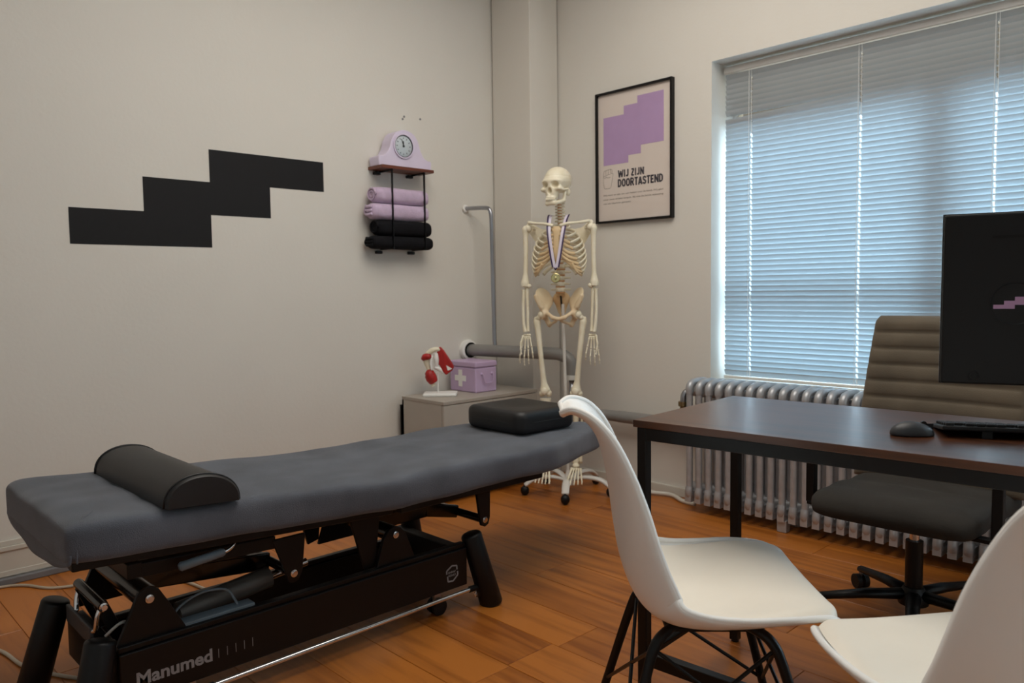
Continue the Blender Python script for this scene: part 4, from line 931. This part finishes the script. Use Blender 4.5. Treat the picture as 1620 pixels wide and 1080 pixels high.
MB().box(.008, .0255, .014, mw - .008, .0268, mh - .008, MTL).build('screen', mat('dark_screen', '0a0b0e', .15), mn)
vt = MB().box(.082, -.0008, .290, mw - .082, .003, .2955, MTL); vt.build('vent_slot', mat('deep_black', '030303', .9), mn)
cxm, czm = .124, .162
MB().lathe([(.042, .0002), (.042, .0016), (.0405, .0016), (.0395, .0004), (0, .0004)], MTL @ Matrix.Translation((cxm, 0, czm)) @ Matrix.Rotation(PI / 2, 4, 'X'), 40).build('round_recess', M_blackplastic, mn, smooth='auto')
pol = [(0, 0), (2, 0), (2, 1), (3, 1), (3, 2), (4, 2), (4, 3), (2, 3), (2, 2), (1, 2), (1, 1), (0, 1)]
MB().prism(pol, lambda a, b: MTL @ Vector((0.088 + a * .0178, -.0004, .1525 + b * .0078)), lambda a, b: MTL @ Vector((0.088 + a * .0178, -.0014, .1525 + b * .0078))).build('lilac_logo', mat('lilac_sticker', 'ad86a8', .5), mn)
MB().lathe([(0, .001), (.006, .001), (.0065, .002), (.009, .002), (.010, .0002)], MTL @ Matrix.Translation((.058, 0, .018)) @ Matrix.Rotation(PI / 2, 4, 'X'), 20).build('button', M_blackplastic, mn, smooth='auto')
MB().bar((mw / 2, -.02, .01), (mw / 2, -.012, .25), .06, .022, (0, 1, 0)).build('stand_neck', M_blackplastic, mn, bevel=.004)
MB().box(mw / 2 - .11, -.105, 0, mw / 2 + .11, .03, .010).build('stand_base', M_blackplastic, mn, bevel=.004)

# ================================================================== OFFICE CHAIR
oc = thing('office_chair', 'brown suede swivel chair with channel stitched back behind the desk', 'office chair', (2.535, -.765, 0), 0, world=False)
# local: sits facing -y
G = []
for v_ in np.linspace(0, 1, 15):
    y = -.265 + .50 * v_; row = []
    hwv = .238 * (1 - .10 * max(0, (.12 - v_) / .12) ** 2)
    z1 = .447 - .034 * max(0, (.2 - v_) / .2) ** 1.6 + .004 * math.sin(v_ * 6 * PI) - .02 * v_; z0 = z1 - .090 + .04 * max(0, (.1 - v_) / .1)
    for a in np.linspace(0, 2 * PI, 33)[:-1]:
        c, s_ = math.cos(a), math.sin(a); ex_ = math.copysign(abs(c) ** .35, c); ez = math.copysign(abs(s_) ** .6, s_)
        row.append(Vector((hwv * ex_, y, (z0 + z1) / 2 + (z1 - z0) / 2 * ez)))
    G.append(row)
MB().grid(G, wrapv=True, capu=True).build('seat', M_seatdark, oc, smooth=True)
G = []; nch = 10
for v_ in np.linspace(0, 1, nch * 8 + 1):
    z = .41 + .56 * v_; yb = .205 + .085 * v_ ** 1.2; ch = .009 * abs(math.sin(v_ * nch * PI)) ** .5
    hwv = .262 - .038 * v_ ** 1.5; hwv *= (1 - .05 * max(0, (v_ - .95) / .05) ** 2)
    row = []
    for a in np.linspace(0, 2 * PI, 41)[:-1]:
        c, s_ = math.cos(a), math.sin(a); ex_ = math.copysign(abs(c) ** .28, c); ey_ = math.copysign(abs(s_) ** .7, s_)
        th = (.026 + ch) * (1 - .7 * max(0, (v_ - .955) / .045) ** 2)
        curve = .035 * (abs(ex_) ** 2.2)
        row.append(Vector((hwv * ex_, yb - curve + th * ey_, z)))
    G.append(row)
MB().grid(G, wrapv=True, capu=True).build('backrest', M_suede, oc, smooth=True)
MB().lathe([(0, .357), (.09, .357), (.09, .344), (.04, .332), (0, .332)], None, 20).box(-.12, -.10, .35, .12, .12, .36).build('seat_mechanism', M_black, oc, bevel=.003)
MB().tube(catmull([(-.04, -.02, .342), (-.12, -.05, .340), (-.19, -.08, .334), (-.22, -.10, .332)], 4), [.005, .005, .007, .008], 8).build('height_lever', M_blackplastic, oc, smooth=True)
MB().cyl((0, 0, .25), (0, 0, .34), .015, 18).build('gas_lift', M_chrome, oc, smooth='auto')
for sx_ in (-1, 1):
    ax = sx_ * (.272 if sx_ < 0 else .280); ay = -.145 if sx_ < 0 else -.20
    MB().box(ax - .014, ay - .014, .37, ax + .014, ay + .014, .63).build('armrest_post', M_black, oc, bevel=.003)
    MB().bar((sx_ * .12, ay + .03, .362), (ax + sx_ * .012, ay, .368), .035, .012).build('armrest_bracket', M_black, oc, bevel=.002)
    MB().box(ax - .035, ay - .08, .628, ax + .035, ay + .16, .652).build('armrest_pad', M_blackplastic, oc, bevel=.008, bseg=3)
MB().cyl((0, 0, .09), (0, 0, .265), .026, 22).build('lift_cover', M_black, oc, smooth='auto')
MB().lathe([(0, .06), (.045, .06), (.048, .075), (.035, .105), (.03, .115), (0, .115)], None, 20).build('base_hub', M_black, oc, smooth='auto')
for q in range(5):
    a = math.radians(216) + q * 2 * PI / 5; d = Vector((math.cos(a), math.sin(a), 0)); e = d * .29
    MB().tube([d * .02 + Vector((0, 0, .09)), d * .15 + Vector((0, 0, .084)), e + Vector((0, 0, .068))], [.022, .019, .014], 10, flat=(.8, 1.1)).build('base_arm', M_black, oc, smooth=True)
    MB().cyl(e + Vector((0, 0, .025)), e + Vector((0, 0, .07)), .007, 8).build('caster_stem', M_steel, oc)
    n_ = Vector((-d.y, d.x, 0))
    cw = MB()
    cw.cyl(e + n_ * .006 + Vector((0, 0, .025)), e + n_ * .022 + Vector((0, 0, .025)), .025, 16).build('caster_wheel', M_blackplastic, oc, smooth='auto')
    MB().cyl(e - n_ * .006 + Vector((0, 0, .025)), e - n_ * .022 + Vector((0, 0, .025)), .025, 16).build('caster_wheel', M_blackplastic, oc, smooth='auto')

# ================================================================== WHITE SHELL CHAIRS
#       y      z     halfw  rise(edge along normal)
CT = [(.215, .428, .150, .004), (.210, .438, .188, .008), (.182, .446, .216, .016), (.115, .440, .234, .026), (.03, .424, .234, .040), (-.045, .412, .224, .056), (-.105, .414, .210, .070),
      (-.146, .440, .200, .076), (-.170, .495, .196, .074), (-.183, .565, .190, .062), (-.193, .64, .180, .050), (-.205, .71, .165, .036), (-.224, .772, .146, .024), (-.252, .813, .118, .016), (-.284, .829, .086, .012), (-.305, .822, .062, .010)]
cy = cr1([c[0] for c in CT], 5); cz_ = cr1([c[1] for c in CT], 5); chw = cr1([c[2] for c in CT], 5); crs = cr1([c[3] for c in CT], 5)
def shell_grid(i0, i1, vmax, off, nv=19, inset=0):
    G = []
    for i in range(i0, i1 + 1):
        a, b = max(i - 1, 0), min(i + 1, len(cy) - 1); ty, tz = cy[b] - cy[a], cz_[b] - cz_[a]; l = math.hypot(ty, tz); ny, nz = tz / l, -ty / l
        row = []
        for v_ in np.linspace(-vmax, vmax, nv):
            rs = crs[i] * abs(v_) ** 2.4 + off
            row.append(Vector((chw[i] * math.sin(v_ * PI / 2 * .93) / math.sin(PI / 2 * .93), cy[i] + ny * rs, cz_[i] + nz * rs)))
        G.append(row)
    return G
def make_chair(label, loc, rz):
    t_ = thing('shell_chair', label, 'chair', loc, rz, 'white shell chairs at the desk', world=False)
    n = len(cy) - 1
    MB().grid(shell_grid(0, n, 1, 0)).build('shell', M_chair, t_, smooth=True, solid=.011, sub=1)
    rimp = []
    g = shell_grid(0, n, 1, -.0052); rimp = [r_[0] for r_ in g] + [p for p in g[-1][1:-1]] + [r_[-1] for r_ in g][::-1] + [p for p in g[0][::-1][1:-1]]
    MB().tube(rimp, .0068, 8, closed=True).build('rim', M_chair, t_, smooth=True)
    G = []
    full = shell_grid(4, 29, .86, .003, 19); top = shell_grid(4, 29, .86, .018, 19); nr = len(full)
    for i in range(nr):
        e = min(i, nr - 1 - i); fe = 1 - max(0, (3 - e) / 3) ** 2
        row = []
        for j in range(19):
            ej = min(j, 18 - j); fj = 1 - max(0, (2 - ej) / 2) ** 2; f_ = fe * fj
            row.append(full[i][j] * (1 - f_) + top[i][j] * f_)
        G.append(row)
    MB().grid(G).build('seat_pad', M_pad, t_, smooth=True, sub=1)
    MB().box(-.10, -.10, .378, .10, .10, .386).build('mount_plate', M_black, t_, bevel=.002)
    tops = {}; foots = {}
    for sx in (-1, 1):
        for sy in (-1, 1):
            P = catmull([(sx * .075, sy * .055 - .01, .392), (sx * .115, sy * .09 - .01, .388), (sx * .135, sy * .115 - .01, .37), (sx * .150, sy * .135 - .01, .32), (sx * .19, sy * .19 - .01, .12), (sx * .212, sy * .222 - .01, .008)], 6)
            MB().tube(P, [.009, .0105, .011, .0105, .010, .009], 12).build('leg', M_black, t_, smooth=True)
            MB().cyl(P[-1] + Vector((0, 0, -.008)), P[-1] + Vector((0, 0, .004)), .011, 12).build('foot_cap', M_blackplastic, t_)
            tops[sx, sy] = Vector((sx * .138, sy * .12 - .01, .36)); foots[sx, sy] = Vector((sx * .187, sy * .187 - .01, .135))
    order = [(-1, -1), (1, -1), (1, 1), (-1, 1)]
    for k_ in range(4):
        a, b = order[k_], order[(k_ + 1) % 4]
        for p, q in ((a, b), (b, a)): MB().tube([tops[p], foots[q]], .0042, 8).build('brace_wire', M_black, t_)
    return t_
ch1 = make_chair('white shell chair with cream seat pad left of the other, facing the desk', (2.506, -1.939, 0), -.801)
ch2 = make_chair('white shell chair at the lower right corner, cut off by the picture edge', (3.066, -1.964, 0), .943)
